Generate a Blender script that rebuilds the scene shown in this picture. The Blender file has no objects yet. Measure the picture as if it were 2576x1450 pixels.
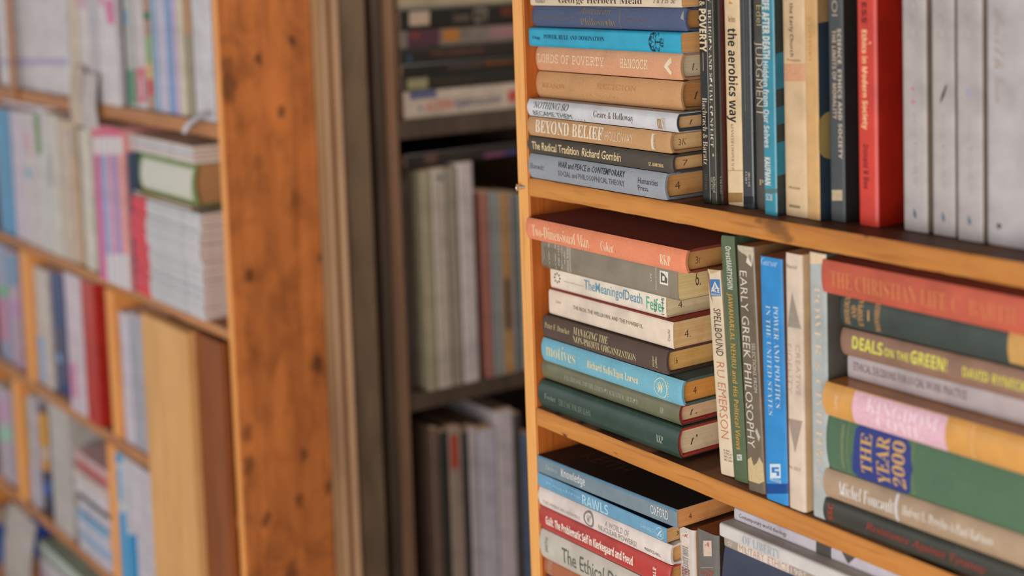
import bpy, bmesh, math, random
from mathutils import Vector, Matrix
random.seed(7)
S = bpy.context.scene
COL = S.collection
# ------------------------------------------------------------------ camera
CAM = Vector((1.27852, -0.89214, 1.46717))
F, PX, PY_ = 3845.0, 1311.6, 250.7           # focal length and principal point in pixels of 2576x1450
ROT = Matrix(((0.5779420981593337, -0.05883553198975551, 0.8139541211583546),
              (0.8154333348518678, 0.08126396455465494, -0.5731183511956509),
              (-0.0324254157652402, 0.9949545458162108, 0.09494232023765309)))
cd = bpy.data.cameras.new('camera')
cam = bpy.data.objects.new('camera', cd); COL.objects.link(cam)
cam.matrix_world = Matrix.Translation(CAM) @ ROT.to_4x4()
cd.sensor_fit = 'HORIZONTAL'; cd.sensor_width = 36
cd.lens = F * 36 / 2576
cd.shift_x = (1288 - PX) / 2576; cd.shift_y = (PY_ - 725) / 2576
cd.clip_start = 0.05
cd.dof.use_dof = True; cd.dof.focus_distance = 1.42; cd.dof.aperture_fstop = 2.8
cd.dof.aperture_blades = 9
S.camera = cam
# ------------------------------------------------------------------ light
w = bpy.data.worlds.new('daylight'); S.world = w; w.use_nodes = True
nt = w.node_tree; nt.nodes.clear()
tc = nt.nodes.new('ShaderNodeTexCoord'); sep = nt.nodes.new('ShaderNodeSeparateXYZ')
ramp = nt.nodes.new('ShaderNodeValToRGB'); bg = nt.nodes.new('ShaderNodeBackground'); out = nt.nodes.new('ShaderNodeOutputWorld')
nt.links.new(tc.outputs['Generated'], sep.inputs[0]); nt.links.new(sep.outputs['Z'], ramp.inputs[0])
nt.links.new(ramp.outputs[0], bg.inputs[0]); nt.links.new(bg.outputs[0], out.inputs[0])
ramp.color_ramp.elements[0].position = 0.0; ramp.color_ramp.elements[0].color = (0.62, 0.6, 0.57, 1)
ramp.color_ramp.elements[1].position = 0.55; ramp.color_ramp.elements[1].color = (0.80, 0.84, 0.88, 1)
e_ = ramp.color_ramp.elements.new(0.12); e_.color = (1.0, 0.98, 0.95, 1)
bg.inputs[1].default_value = 1.25
def area(name, loc, target, sx, sy, power, color):
    l = bpy.data.lights.new(name, 'AREA'); l.shape = 'RECTANGLE'; l.size = sx; l.size_y = sy; l.energy = power; l.color = color
    o = bpy.data.objects.new(name, l); COL.objects.link(o); o.location = loc
    o.rotation_euler = (Vector(target) - Vector(loc)).to_track_quat('-Z', 'Y').to_euler(); return o
area('shop_front_daylight', (1.7, -3.0, 0.85), (0.0, 0.0, 1.15), 3.4, 1.4, 112, (1.0, 0.955, 0.905))
area('passage_fill', (-0.10, 0.75, 2.2), (-0.75, 0.62, 1.1), 0.5, 0.5, 14, (1.0, 0.92, 0.82))  # unseen fill light, added to brighten the dark passage shelves
S.view_settings.view_transform = 'Standard'; S.view_settings.look = 'None'
S.view_settings.gamma = 1.0; S.view_settings.use_curve_mapping = False
S.view_settings.exposure = -0.27
S.cycles.use_denoising = True
S.cycles.max_bounces = 8
# ------------------------------------------------------------------ pixel <-> place
def ray(x, y): return ROT @ Vector(((x - PX) / F, -(y - PY_) / F, -1.0))
def at(x, y, Y=0.0):
    r = ray(x, y); return CAM + r * ((Y - CAM.y) / r.y)
def atX(x, y, X):
    r = ray(x, y); return CAM + r * ((X - CAM.x) / r.x)
def proj(p):
    v = ROT.transposed() @ (Vector(p) - CAM); return (PX + F * v.x / -v.z, PY_ - F * v.y / -v.z)
# ------------------------------------------------------------------ materials
def lin(c):
    c = c / 255.0
    return c / 12.92 if c <= 0.04045 else ((c + 0.055) / 1.055) ** 2.4
def rgb(c, g=1.0): return tuple(min(0.93, lin(v) * g) for v in c) + (1,)
_M = {}
def N(nt, t, **k):
    n = nt.nodes.new(t)
    for a, b in k.items(): setattr(n, a, b)
    return n
def base(name, rough, spec=0.5):
    m = bpy.data.materials.new(name); m.use_nodes = True
    b = m.node_tree.nodes['Principled BSDF']; b.inputs['Roughness'].default_value = rough
    b.inputs['Specular IOR Level'].default_value = spec
    return m, m.node_tree, b
def mixc(nt, fac, a, b, mode='MIX'):
    n = N(nt, 'ShaderNodeMix', data_type='RGBA', blend_type=mode)
    if isinstance(fac, (int, float)): n.inputs[0].default_value = fac
    else: nt.links.new(fac, n.inputs[0])
    for s, v in ((6, a), (7, b)):
        if isinstance(v, tuple): n.inputs[s].default_value = v
        else: nt.links.new(v, n.inputs[s])
    return n.outputs[2]
def noise(nt, vec, scale, detail=3, rough=0.55, dist=0.0):
    n = N(nt, 'ShaderNodeTexNoise'); n.inputs['Scale'].default_value = scale; n.inputs['Detail'].default_value = detail
    n.inputs['Roughness'].default_value = rough; n.inputs['Distortion'].default_value = dist
    nt.links.new(vec, n.inputs['Vector']); return n.outputs['Fac']
def rmp(nt, fac, lo, hi):
    n = N(nt, 'ShaderNodeMapRange'); n.inputs['From Min'].default_value = lo; n.inputs['From Max'].default_value = hi
    nt.links.new(fac, n.inputs['Value']); return n.outputs[0]
def mapped(nt, scale):
    t = N(nt, 'ShaderNodeTexCoord'); mp = N(nt, 'ShaderNodeMapping'); mp.inputs['Scale'].default_value = scale
    nt.links.new(t.outputs['Object'], mp.inputs[0]); return mp.outputs[0]
def bump(nt, b, h, strength, dist):
    n = N(nt, 'ShaderNodeBump'); n.inputs['Strength'].default_value = strength; n.inputs['Distance'].default_value = dist
    nt.links.new(h, n.inputs['Height']); nt.links.new(n.outputs[0], b.inputs['Normal'])
def cover_mat(c, kind='jacket', wear=0.25, sig=None):
    key = (c, kind, wear)
    if key in _M: return _M[key]
    rough = {'cloth': 0.82, 'jacket': 0.38, 'gloss': 0.24, 'matte': 0.6}[kind]
    m, nt, b = base('cover_%s' % kind, rough, 0.45)
    v = mapped(nt, (1, 1, 1)); C = rgb(c)
    light = tuple(min(0.85, x * 0.8 + 0.10) for x in C[:3]) + (1,)
    dark = tuple(x * 0.72 for x in C[:3]) + (1,)
    big = noise(nt, v, 28, 4, 0.6); fine = noise(nt, v, 420, 3, 0.7)
    c1 = mixc(nt, rmp(nt, big, 0.38, 0.75), C, dark)
    sc = N(nt, 'ShaderNodeMath', operation='MULTIPLY'); nt.links.new(rmp(nt, fine, 0.60, 0.72), sc.inputs[0])
    sc.inputs[1].default_value = wear
    c2 = mixc(nt, sc.outputs[0], c1, light)
    nt.links.new(c2, b.inputs['Base Color'])
    if kind == 'cloth':
        wv = noise(nt, mapped(nt, (1, 1, 1)), 1500, 2, 0.8)
        c3 = mixc(nt, rmp(nt, wv, 0.35, 0.7), c2, tuple(min(0.9, x * 1.35 + 0.01) for x in C[:3]) + (1,))
        nt.links.new(c3, b.inputs['Base Color'])
        bump(nt, b, wv, 0.5, 0.0006)
    else: bump(nt, b, noise(nt, v, 160, 2), 0.15, 0.0006)
    _M[key] = m; return m
def flat_mat(c, rough=0.55):
    key = ('flat', c, rough)
    if key in _M: return _M[key]
    m, nt, b = base('ink', rough, 0.3)
    v = mapped(nt, (1, 1, 1)); C = rgb(c)
    nt.links.new(mixc(nt, rmp(nt, noise(nt, v, 300, 3, 0.7), 0.45, 0.85), C, tuple(x * 0.7 for x in C[:3]) + (1,)), b.inputs['Base Color'])
    _M[key] = m; return m
def page_mat(c):
    key = ('page', c)
    if key in _M: return _M[key]
    m, nt, b = base('pages', 0.85, 0.2)
    C = rgb(c, 1.3); C = (min(.9, C[0] * 1.08), C[1] * .96, C[2] * .90, 1); st = noise(nt, mapped(nt, (3, 3, 1500)), 1.0, 3, 0.6); bl = noise(nt, mapped(nt, (1, 1, 1)), 45, 4, 0.6)
    c1 = mixc(nt, rmp(nt, st, 0.35, 0.75), tuple(min(.9, x * 1.12) for x in C[:3]) + (1,), tuple(x * 0.78 for x in C[:3]) + (1,))
    c2 = mixc(nt, rmp(nt, bl, 0.55, 0.85), c1, (C[0] * 0.8, C[1] * 0.62, C[2] * 0.5, 1))
    nt.links.new(c2, b.inputs['Base Color']); bump(nt, b, st, 0.5, 0.0008)
    _M[key] = m; return m
def wood_mat(name, c_light, c_dark, axis, knots=(), rough=0.55, blotch=0.35, mottle=0.0):
    m, nt, b = base(name, rough, 0.35)
    sc = {'X': (1.2, 22, 22), 'Y': (22, 1.2, 22), 'Z': (22, 22, 1.2)}[axis]
    A, B = rgb(c_light), rgb(c_dark)
    v = mapped(nt, sc)
    g1 = noise(nt, v, 1.6, 5, 0.6, 1.2); g2 = noise(nt, mapped(nt, tuple(x * 9 for x in sc)), 1.0, 3, 0.6)
    c = mixc(nt, rmp(nt, g1, 0.3, 0.75), A, B)
    c = mixc(nt, rmp(nt, g2, 0.55, 0.85), c, tuple(x * 0.7 for x in B[:3]) + (1,))
    bl = noise(nt, mapped(nt, tuple(1 + (x - 1.2) * 0.12 for x in sc)), 5, 3, 0.6)
    f = N(nt, 'ShaderNodeMath', operation='MULTIPLY'); nt.links.new(rmp(nt, bl, 0.45, 0.8), f.inputs[0]); f.inputs[1].default_value = blotch
    c = mixc(nt, f.outputs[0], c, tuple(x * 0.5 for x in B[:3]) + (1,))
    if mottle:
        m1 = noise(nt, mapped(nt, (1, 1, .7)), 22, 5, 0.65, .6); f = N(nt, 'ShaderNodeMath', operation='MULTIPLY'); nt.links.new(rmp(nt, m1, 0.48, 0.72), f.inputs[0]); f.inputs[1].default_value = mottle
        c = mixc(nt, f.outputs[0], c, tuple(x * 0.42 for x in B[:3]) + (1,))
        m2 = noise(nt, mapped(nt, (1, 1, .5)), 9, 3, 0.6, .4); f = N(nt, 'ShaderNodeMath', operation='MULTIPLY'); nt.links.new(rmp(nt, m2, 0.5, 0.75), f.inputs[0]); f.inputs[1].default_value = mottle
        c = mixc(nt, f.outputs[0], c, tuple(min(.9, x * 1.35) for x in A[:3]) + (1,))
    if knots:
        t = N(nt, 'ShaderNodeTexCoord'); nz = N(nt, 'ShaderNodeTexNoise'); nz.inputs['Scale'].default_value = 55; nz.inputs['Detail'].default_value = 3
        nt.links.new(t.outputs['Object'], nz.inputs['Vector'])
        vs = N(nt, 'ShaderNodeVectorMath', operation='MULTIPLY_ADD'); nt.links.new(nz.outputs['Color'], vs.inputs[0]); vs.inputs[1].default_value = (0.016, .016, .016); nt.links.new(t.outputs['Object'], vs.inputs[2])
        for (x, y, z, r, k) in knots:
            mp = N(nt, 'ShaderNodeMapping'); mp.inputs['Location'].default_value = (-x - .008, -y - .008, -z - .008); nt.links.new(vs.outputs[0], mp.inputs[0])
            ms = N(nt, 'ShaderNodeMapping'); ms.inputs['Scale'].default_value = {'X': (.6, 1, 1), 'Y': (1, .6, 1), 'Z': (1, 1, .6)}[axis]
            nt.links.new(mp.outputs[0], ms.inputs[0])
            ln = N(nt, 'ShaderNodeVectorMath', operation='LENGTH'); nt.links.new(ms.outputs[0], ln.inputs[0])
            rr = N(nt, 'ShaderNodeMapRange'); rr.interpolation_type = 'SMOOTHSTEP'
            rr.inputs['From Min'].default_value = r * 0.35; rr.inputs['From Max'].default_value = r
            rr.inputs['To Min'].default_value = k; rr.inputs['To Max'].default_value = 0
            nt.links.new(ln.outputs['Value'], rr.inputs['Value'])
            c = mixc(nt, rr.outputs[0], c, (0.022, 0.010, 0.006, 1))
    nt.links.new(c, b.inputs['Base Color']); bump(nt, b, g2, 0.25, 0.001)
    return m
# ------------------------------------------------------------------ mesh helpers
def finish(name, bm, mats, parent=None, smooth=True, ang=40):
    bmesh.ops.recalc_face_normals(bm, faces=bm.faces)
    me = bpy.data.meshes.new(name); bm.to_mesh(me); bm.free()
    for m in (mats if isinstance(mats, (list, tuple)) else [mats]): me.materials.append(m)
    if smooth:
        for p in me.polygons: p.use_smooth = True
        me.set_sharp_from_angle(angle=math.radians(ang))
    o = bpy.data.objects.new(name, me); COL.objects.link(o)
    if parent: o.parent = parent
    return o
def tag(o, label=None, cat=None, group=None, kind=None):
    for k, v in (('label', label), ('category', cat), ('group', group), ('kind', kind)):
        if v: o[k] = v
    return o
def thing(name, label, cat, loc=(0, 0, 0), group=None):
    o = bpy.data.objects.new(name, None); COL.objects.link(o); o.location = loc; o.empty_display_size = 0.05
    return tag(o, label, cat, group)
def add_box(bm, x0, x1, y0, y1, z0, z1, bev=0.0, mat=0):
    t = bmesh.new(); vs = [t.verts.new((x, y, z)) for z in (z0, z1) for y in (y0, y1) for x in (x0, x1)]
    for f in ((0, 2, 3, 1), (4, 5, 7, 6), (0, 1, 5, 4), (2, 6, 7, 3), (0, 4, 6, 2), (1, 3, 7, 5)):
        t.faces.new([vs[i] for i in f])
    if bev: bmesh.ops.bevel(t, geom=t.edges[:], offset=bev, segments=2, affect='EDGES')
    for f in t.faces: f.material_index = mat
    me = bpy.data.meshes.new('tmp'); t.to_mesh(me); t.free(); bm.from_mesh(me); bpy.data.meshes.remove(me)
def box(name, dims, m, parent=None, bev=0.001, off=None, ang=40):
    bm = bmesh.new(); add_box(bm, *dims, bev=bev)
    o = finish(name, bm, m, parent, ang=ang)
    if off: bpy_shift(o, off)
    return o
def bpy_shift(o, off):
    o.data.transform(Matrix.Translation([-v for v in off]))
def sawn(name, dims, m, parent, off, amp=0.0009, n=70):
    """a sawn board along X whose front edges wander a little"""
    x0, x1, y0, y1, z0, z1 = dims; bm = bmesh.new(); rows = []
    zt = zb = yb = 0
    for i in range(n + 1):
        zt = zt * .7 - random.random() * amp * .4; zb = zb * .7 + random.random() * amp * .7; yb = yb * .7 + random.uniform(-1, 1) * amp * .5
        x = x0 + (x1 - x0) * i / n
        pts = [(y1, z0), (y0 + .0012, z0 + zb), (y0 + yb, z0 + zb + .0012), (y0 + yb, z1 + zt - .0012), (y0 + .0012, z1), (y1, z1)]
        rows.append([bm.verts.new((x - off[0], y - off[1], z - off[2])) for y, z in pts])
    for a, b in zip(rows, rows[1:]):
        for k in range(6): bm.faces.new((a[k], a[(k + 1) % 6], b[(k + 1) % 6], b[k]))
    bm.faces.new(rows[0]); bm.faces.new(rows[-1][::-1])
    return finish(name, bm, m, parent, ang=50)
# ------------------------------------------------------------------ lettering
def style(s, f):
    tab = {'serif': (0x1D400, 0x1D41A, 0x1D7CE), 'ital': (0x1D434, 0x1D44E, None), 'serifital': (0x1D468, 0x1D482, None),
           'bold': (0x1D5D4, 0x1D5EE, 0x1D7EC), 'script': (0x1D4D0, 0x1D4EA, None), 'mono': (0x1D670, 0x1D68A, 0x1D7F6), 'boldital': (0x1D63C, 0x1D656, None)}
    if f not in tab: return s
    U, L, D = tab[f]; r = ''
    for ch in s:
        if 'A' <= ch <= 'Z': r += chr(U + ord(ch) - 65)
        elif 'a' <= ch <= 'z': r += '\u210e' if (f == 'ital' and ch == 'h') else chr(L + ord(ch) - 97)
        elif ch.isdigit() and D: r += chr(D + int(ch))
        else: r += ch
    return r
_T = bpy.data.objects.new('lettering_source', bpy.data.curves.new('lettering_source', 'FONT'))
def text_bm(s, f='sans', shear=0.0, off=0.0, res=2):
    """lettering as a flat mesh whose bounding box is the unit square"""
    c = _T.data; c.body = style(s, f); c.resolution_u = res; c.shear = shear; c.offset = max(off, -.014); c.space_line = 0.85
    me = bpy.data.meshes.new_from_object(_T)
    bm = bmesh.new(); bm.from_mesh(me); bpy.data.meshes.remove(me)
    xs = [v.co.x for v in bm.verts] or [0, 1]; ys = [v.co.y for v in bm.verts] or [0, 1]
    a, b, c0, d = min(xs), max(xs), min(ys), max(ys)
    for v in bm.verts: v.co = ((v.co.x - a) / (b - a or 1), (v.co.y - c0) / (d - c0 or 1), 0)
    return bm
# ------------------------------------------------------------------ books
class Book:
    """local frame: x along the spine, y from the spine to the fore edge, z through the thickness"""
    def __init__(s, label, L, D, T, mtx, kind='hard', spine=(120, 90, 60), board=None, page=(205, 175, 130),
                 finish_='cloth', inner=None, name='book', cat='book', group=None, axis=0, wear=0.25, bulge=None, page_in=None):
        s.L, s.D, s.T, s.kind = L, D, T, kind; s.M = mtx; s.axis = axis
        s.root = thing(name, label, cat, group=group); s.root.matrix_world = mtx; s.root.rotation_mode = 'XYZ'
        s.th = {'hard': 0.0026, 'jacket': 0.0006, 'paper': 0.0004, 'flat': 0.0003}[kind]
        s.th = min(s.th, T * 0.2)
        s.B = {'hard': 0.11 * T + 0.0008, 'jacket': 0.13 * T + 0.001, 'paper': min(0.0012, T * .3), 'flat': min(0.0005, T * .2)}[kind] if bulge is None else bulge
        s.p = {'hard': 2.4, 'jacket': 2.2, 'paper': 8, 'flat': 8}[kind]
        board = board or spine
        mats = [cover_mat(spine, finish_, wear), cover_mat(board, finish_, wear)]
        if kind == 'jacket':
            s.cover = s.shell('dust_jacket', 0, 0, s.th, mats, s.root, 0.0)
            s.shell('boards', 0.0007, 0.0007, 0.0024, [cover_mat(inner or (150, 50, 45), 'cloth', .1)], s.root, 0.0006)
            pi, tt = 0.0032, 0.0033
        elif kind == 'hard':
            s.cover = s.shell('cover', 0, 0, s.th, mats, s.root, 0.0012); pi, tt = 0.0035, s.th + 0.0002
        else:
            s.cover = s.shell('cover', 0, 0, s.th, mats, s.root, 0.0003); pi, tt = 0.0002, s.th + 0.00005
        s.pin = pi if page_in is None else page_in; s.pages(tt, page)
    def prof(s, v): return s.B * abs(2 * v / s.T - 1) ** s.p if 0 <= v <= s.T else s.B
    def shell(s, name, ins, dx, th, mats, parent, cap):
        T, D = s.T, s.D; bm = bmesh.new(); n = 30 if s.p > 4 else 16
        hard = s.kind in ('hard', 'jacket'); g = 0.0009 if s.kind == 'hard' else 0.0003
        out = [(D, 0.0)]
        if hard: out += [(0.012, 0.0), (0.0085, g * .9), (0.0065, g)]
        sp = [(s.prof(T * k / n), T * k / n) for k in range(n + 1)]
        if hard: sp[0] = (s.B, g * .3); sp[-1] = (s.B, T - g * .3)
        out += [p for p in sp]
        if hard: out += [(0.0065, T - g), (0.0085, T - g * .9), (0.012, T)]
        out += [(D, T)]
        out = [(y + ins * (1 if 0 < i < len(out) - 1 else -4), min(max(z, ins), T - ins)) for i, (y, z) in enumerate(out)]
        inn = [(y + (th if 0 < i < len(out) - 1 and y < .006 else 0), min(max(z, ins + th), T - ins - th)) for i, (y, z) in enumerate(out)]
        xs = [(dx, cap), (dx + .0015, cap * .35), (dx + .005, 0), (s.L / 2, 0), (s.L - dx - .005, 0), (s.L - dx - .0015, cap * .35), (s.L - dx, cap)]
        rings = []
        for x, c in xs:
            f = lambda pts: [bm.verts.new((x, y + (c if y < .006 else 0), z + (c * .35 if z < T / 2 else -c * .35) * (1 if y < .006 else 0))) for y, z in pts]
            rings.append((f(out), f(inn)))
        m = len(out)
        def q(vs, mi):
            try: fc = bm.faces.new(vs); fc.material_index = mi
            except ValueError: pass
        for (o1, i1), (o2, i2) in zip(rings, rings[1:]):
            for k in range(m - 1):
                mi = 0 if (out[k][0] < .0064 + ins and out[k + 1][0] < .0064 + ins) or len(mats) < 2 else 1
                q((o1[k], o1[k + 1], o2[k + 1], o2[k]), mi); q((i1[k + 1], i1[k], i2[k], i2[k + 1]), mi)
            for k in (0, m - 1): q((o1[k], i1[k], i2[k], o2[k]), 1 if len(mats) > 1 else 0)
        for (o, i) in (rings[0], rings[-1]):
            for k in range(m - 1): q((o[k], o[k + 1], i[k + 1], i[k]), 0 if out[k][0] < .0064 else (1 if len(mats) > 1 else 0))
        return finish(name, bm, mats, parent, ang=38)
    def pages(s, tt, page):
        T, D, e = s.T, s.D, s.pin; bm = bmesh.new(); n = 8; hard = s.kind in ('hard', 'jacket')
        pts = []
        for k in range(n + 1):
            v = tt + (T - 2 * tt) * k / n; pts.append((s.prof(v) + s.th + (0.0028 if hard else 0.0002), v))
        back = D - (0.004 if hard else 0.0006)
        for k in range(n, -1, -1):
            v = tt + (T - 2 * tt) * k / n; pts.append((back - ((0.06 * T) * (1 - abs(2 * v / T - 1) ** 2) if hard else 0), v))
        rows = [[bm.verts.new((x, y, z)) for y, z in pts] for x in (e, s.L / 2, s.L - e)]
        for a, b in zip(rows, rows[1:]):
            for k in range(len(pts)):
                j = (k + 1) % len(pts); bm.faces.new((a[k], a[j], b[j], b[k]))
        bm.faces.new(rows[0]); bm.faces.new(rows[-1])
        s.block = finish('page_block', bm, page_mat(page), s.root, ang=38)
    # -- positions along the spine taken from a column (or row) of the view
    def u(s, p, vf=0.5):
        v = vf * s.T; lo, hi = -0.05, s.L + 0.3
        g = lambda x: proj(s.M @ Vector((x, s.prof(v), v)))[s.axis]
        for _ in range(40):
            mid = (lo + hi) / 2
            if g(mid) < p: lo = mid
            else: hi = mid
        return min(max((lo + hi) / 2, .0003), s.L - .0003)
    def drape(s, bm, name, color, lift=0.00022, parent=None, lab=None, rough=.55):
        for k in ((.35, .8, 1.5, 2.5, 7.5, 8.5, 9.2, 9.65) if s.p > 4 else range(1, 10)):
            co = s.T * k / 10
            bmesh.ops.bisect_plane(bm, geom=bm.verts[:] + bm.edges[:] + bm.faces[:], plane_co=(0, 0, co), plane_no=(0, 0, 1))
        for v in bm.verts: v.co.y = s.prof(min(max(v.co.z, 0), s.T)) - lift
        me = bpy.data.meshes.new(name); bm.to_mesh(me); bm.free(); me.materials.append(flat_mat(color, rough))
        o = bpy.data.objects.new(name, me); COL.objects.link(o); o.parent = parent or s.cover
        if lab: o['label'] = lab
        return o
    def text(s, t, p0, p1, v0, v1, color, f='sans', up=False, shear=0.0, off=0.0, name='title_lettering', skew=0.0, frac=False):
        u0, u1 = (p0 * s.L, p1 * s.L) if frac else (s.u(p0, (v0 + v1) / 2), s.u(p1, (v0 + v1) / 2))
        bm = text_bm(t, f, shear, off, 1 if len(t) > 26 else 2)
        for v in bm.verts:
            a, b = v.co.x, v.co.y
            if up: v.co = (u1 + (u0 - u1) * b, 0, (v0 + (v1 - v0) * a) * s.T)
            else: v.co = (u0 + (u1 - u0) * a, 0, (v0 + (v1 - v0) * b + skew * (a - .5)) * s.T)
        s.drape(bm, name, color, 0.00028); return s
    def poly(s, pts, color, name='spine_label', lift=0.00014, frac=False, lab=None):
        bm = bmesh.new(); vs = [bm.verts.new(((p * s.L if frac else s.u(p, min(max(v, 0), 1))), 0, v * s.T)) for p, v in pts]
        bm.faces.new(vs); s.drape(bm, name, color, lift, lab=lab); return s
    def band(s, p0, p1, v0, v1, color, name='spine_label', lift=0.00014, frac=False):
        return s.poly([(p0, v0), (p1, v0), (p1, v1), (p0, v1)], color, name, lift, frac)
    def side(s, pts, color, name='cover_picture', lift=0.00015, face=1):
        bm = bmesh.new(); z = s.T + lift if face else -lift
        bm.faces.new([bm.verts.new((a, b, z)) for a, b in pts]); s.flat(bm, name, color); return s
    def sidetext(s, t, u0, u1, y0, y1, color, f='sans', name='cover_lettering', mode='v'):
        """mode 'v': letters upright on a standing book's side; mode 'h': lying flat, tops away from the spine"""
        bm = text_bm(t, f)
        for v in bm.verts:
            a, b = v.co.x, v.co.y
            v.co = (u1 + (u0 - u1) * b, y0 + (y1 - y0) * a, s.T + .0003) if mode == 'v' else (u0 + (u1 - u0) * a, y0 + (y1 - y0) * b, s.T + .0003)
        s.flat(bm, name, color); return s
    def flat(s, bm, name, color, under=None):
        me = bpy.data.meshes.new(name); bm.to_mesh(me); bm.free(); me.materials.append(flat_mat(color))
        o = bpy.data.objects.new(name, me); COL.objects.link(o); o.parent = under or s.cover; return o
    def mark(s, t, y0=0.016, y1=0.026, v0=0.33, v1=0.62, color=(92, 70, 52)):
        y1 = y0 + (y1 - y0) * .62
        bm = text_bm(t, 'ital', 0, -0.01)
        for v in bm.verts: v.co = (s.L - s.pin + .0002, y0 + (y1 - y0) * v.co.x, (v0 + (v1 - v0) * v.co.y) * s.T)
        s.flat(bm, 'pencil_price', color, s.block); return s
RY = lambda a: Matrix.Rotation(a, 4, 'Y'); RZ = lambda a: Matrix.Rotation(a, 4, 'Z')
def lying(label, X0, X1, Y, z0, z1, yaw=0.0, D=0.145, pitch=0.0, **k):
    return Book(label, X1 - X0, D, z1 - z0, Matrix.Translation((X0, Y, z0)) @ RZ(yaw) @ RY(pitch), axis=0, **k)
def standing(label, X0, X1, Y, zb, zt, lean=0.0, D=0.135, yaw=0.0, **k):
    """lean: how far the top stands to the left of the foot, in radians"""
    L = (zt - zb) / math.cos(lean)
    top = Vector((X0 - math.sin(lean) * L, Y, zb + math.cos(lean) * L))
    return Book(label, L, D, X1 - X0, Matrix.Translation(top) @ RZ(yaw) @ RY(math.pi / 2 - lean), axis=1, **k)
# ------------------------------------------------------------------ setting
def struct(name, dims, m, bev=0.0):
    bm = bmesh.new(); add_box(bm, *dims, bev=bev); o = finish(name, bm, m, None); o['kind'] = 'structure'; return o
m_floor, _nt, _b = base('pale_concrete', 0.8, 0.3)
_nt.links.new(mixc(_nt, rmp(_nt, noise(_nt, mapped(_nt, (1, 1, 1)), 5, 5), .35, .75), rgb((196, 188, 176)), rgb((168, 160, 150))), _b.inputs['Base Color'])
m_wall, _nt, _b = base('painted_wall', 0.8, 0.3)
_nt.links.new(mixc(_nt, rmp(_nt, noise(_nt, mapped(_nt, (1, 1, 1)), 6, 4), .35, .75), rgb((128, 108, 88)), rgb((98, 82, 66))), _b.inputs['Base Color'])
m_jamb, _nt, _b = base('grey_jamb_paint', 0.7, 0.3)
_nt.links.new(mixc(_nt, rmp(_nt, noise(_nt, mapped(_nt, (14, 14, 5)), 1.6, 4), .45, .8), rgb((108, 88, 68)), rgb((76, 62, 48))), _b.inputs['Base Color'])
m_trim, _nt, _b = base('beige_casing_paint', 0.5, 0.4)
_nt.links.new(mixc(_nt, rmp(_nt, noise(_nt, mapped(_nt, (10, 10, 2)), 2, 4), .4, .8), rgb((168, 130, 94)), rgb((136, 100, 72))), _b.inputs['Base Color'])
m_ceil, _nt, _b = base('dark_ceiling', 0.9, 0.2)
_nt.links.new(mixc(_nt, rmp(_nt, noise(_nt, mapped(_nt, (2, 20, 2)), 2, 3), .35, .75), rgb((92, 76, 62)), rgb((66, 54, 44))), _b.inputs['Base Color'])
struct('floor', (-5, 4, -4.5, 2.2, -0.05, 0.0), m_floor)
struct('ceiling', (-5, 4, -2.3, 2.2, 2.35, 2.4), m_ceil)
struct('wall_left', (-5, -1.02, 0.262, 0.34, 0, 2.35), m_wall)
struct('wall_right', (0.0, 4, 0.262, 0.34, 0, 2.35), m_wall)
struct('wall_back', (-1.1, 0.6, 1.25, 1.33, 0, 2.35), m_wall)
struct('wall_side', (-1.1, -1.02, 0.341, 1.249, 0, 2.35), m_wall)
struct('wall_end', (0.52, 0.6, 0.341, 1.249, 0, 2.35), m_wall)
# door casing on the flank of the passage: two beads, then the flat jamb
def extrude_profile(name, pts, z0, z1, m, parent=None, kind=None, off=(0, 0, 0)):
    bm = bmesh.new(); a = [bm.verts.new((x - off[0], y - off[1], z0 - off[2])) for x, y in pts]; b = [bm.verts.new((x - off[0], y - off[1], z1 - off[2])) for x, y in pts]
    n = len(pts)
    for i in range(n): bm.faces.new((a[i], a[(i + 1) % n], b[(i + 1) % n], b[i]))
    bm.faces.new(a[::-1]); bm.faces.new(b)
    o = finish(name, bm, m, parent, ang=30)
    if kind: o['kind'] = kind
    return o
def bead(y0, y1, h, n=6, x=-0.724): return [(x + h * math.sin(math.pi * i / n), y0 + (y1 - y0) * i / n) for i in range(n + 1)]
pts = [(-0.745, 0.1465), (-0.722, 0.1465), (-0.722, 0.160)] + bead(0.161, 0.172, .006) + [(-0.727, 0.1735), (-0.727, 0.177)] + bead(0.178, 0.192, .009) + [(-0.745, 0.1925)]
extrude_profile('trim_1', pts, 0, 2.35, m_trim, kind='structure')
struct('trim_2', (-0.745, -0.726, 0.193, 0.238, 0, 2.35), m_jamb, 0.0015)
# ------------------------------------------------------------------ right bookcase
wm_edge = wood_mat('pine_board_x', (200, 136, 66), (168, 98, 42), 'X', knots=[(0.372, -0.003, 1.234, .012, .6), (0.385, -0.003, 1.226, .008, .5), (0.355, -0.003, 1.237, .006, .5), (0.068, -.002, 0.9815, .0042, .85), (0.15, 0, .984, .0025, .8), (.47, 0, 1.238, .004, .6)], blotch=.3)
wm_panel = wood_mat('pine_board_z', (236, 174, 102), (216, 150, 80), 'Z', blotch=.2)
wm_stain = wood_mat('stained_pine_z', (205, 112, 44), (168, 84, 30), 'Z', blotch=.4)
wm_back = wood_mat('plywood_back', (128, 74, 42), (96, 54, 30), 'X', blotch=.4)
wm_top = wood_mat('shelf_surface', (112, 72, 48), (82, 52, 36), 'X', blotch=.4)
def two_tone(o, m2, test):
    o.data.materials.append(m2)
    for p in o.data.polygons:
        if test(p): p.material_index = 1
rb = thing('bookcase', 'orange pine bookcase on the right, packed with lying and standing second-hand books', 'bookcase', (0, 0, 0))
o = box('side_panel', (0.0, 0.0195, 0.0, 0.24, 0, 1.62), wm_panel, rb, 0.0012); two_tone(o, wm_stain, lambda p: abs(p.normal.x) > .7)
o = box('side_panel', (1.25, 1.27, 0.0, 0.24, 0, 1.62), wm_panel, rb, 0.0012)
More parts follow.
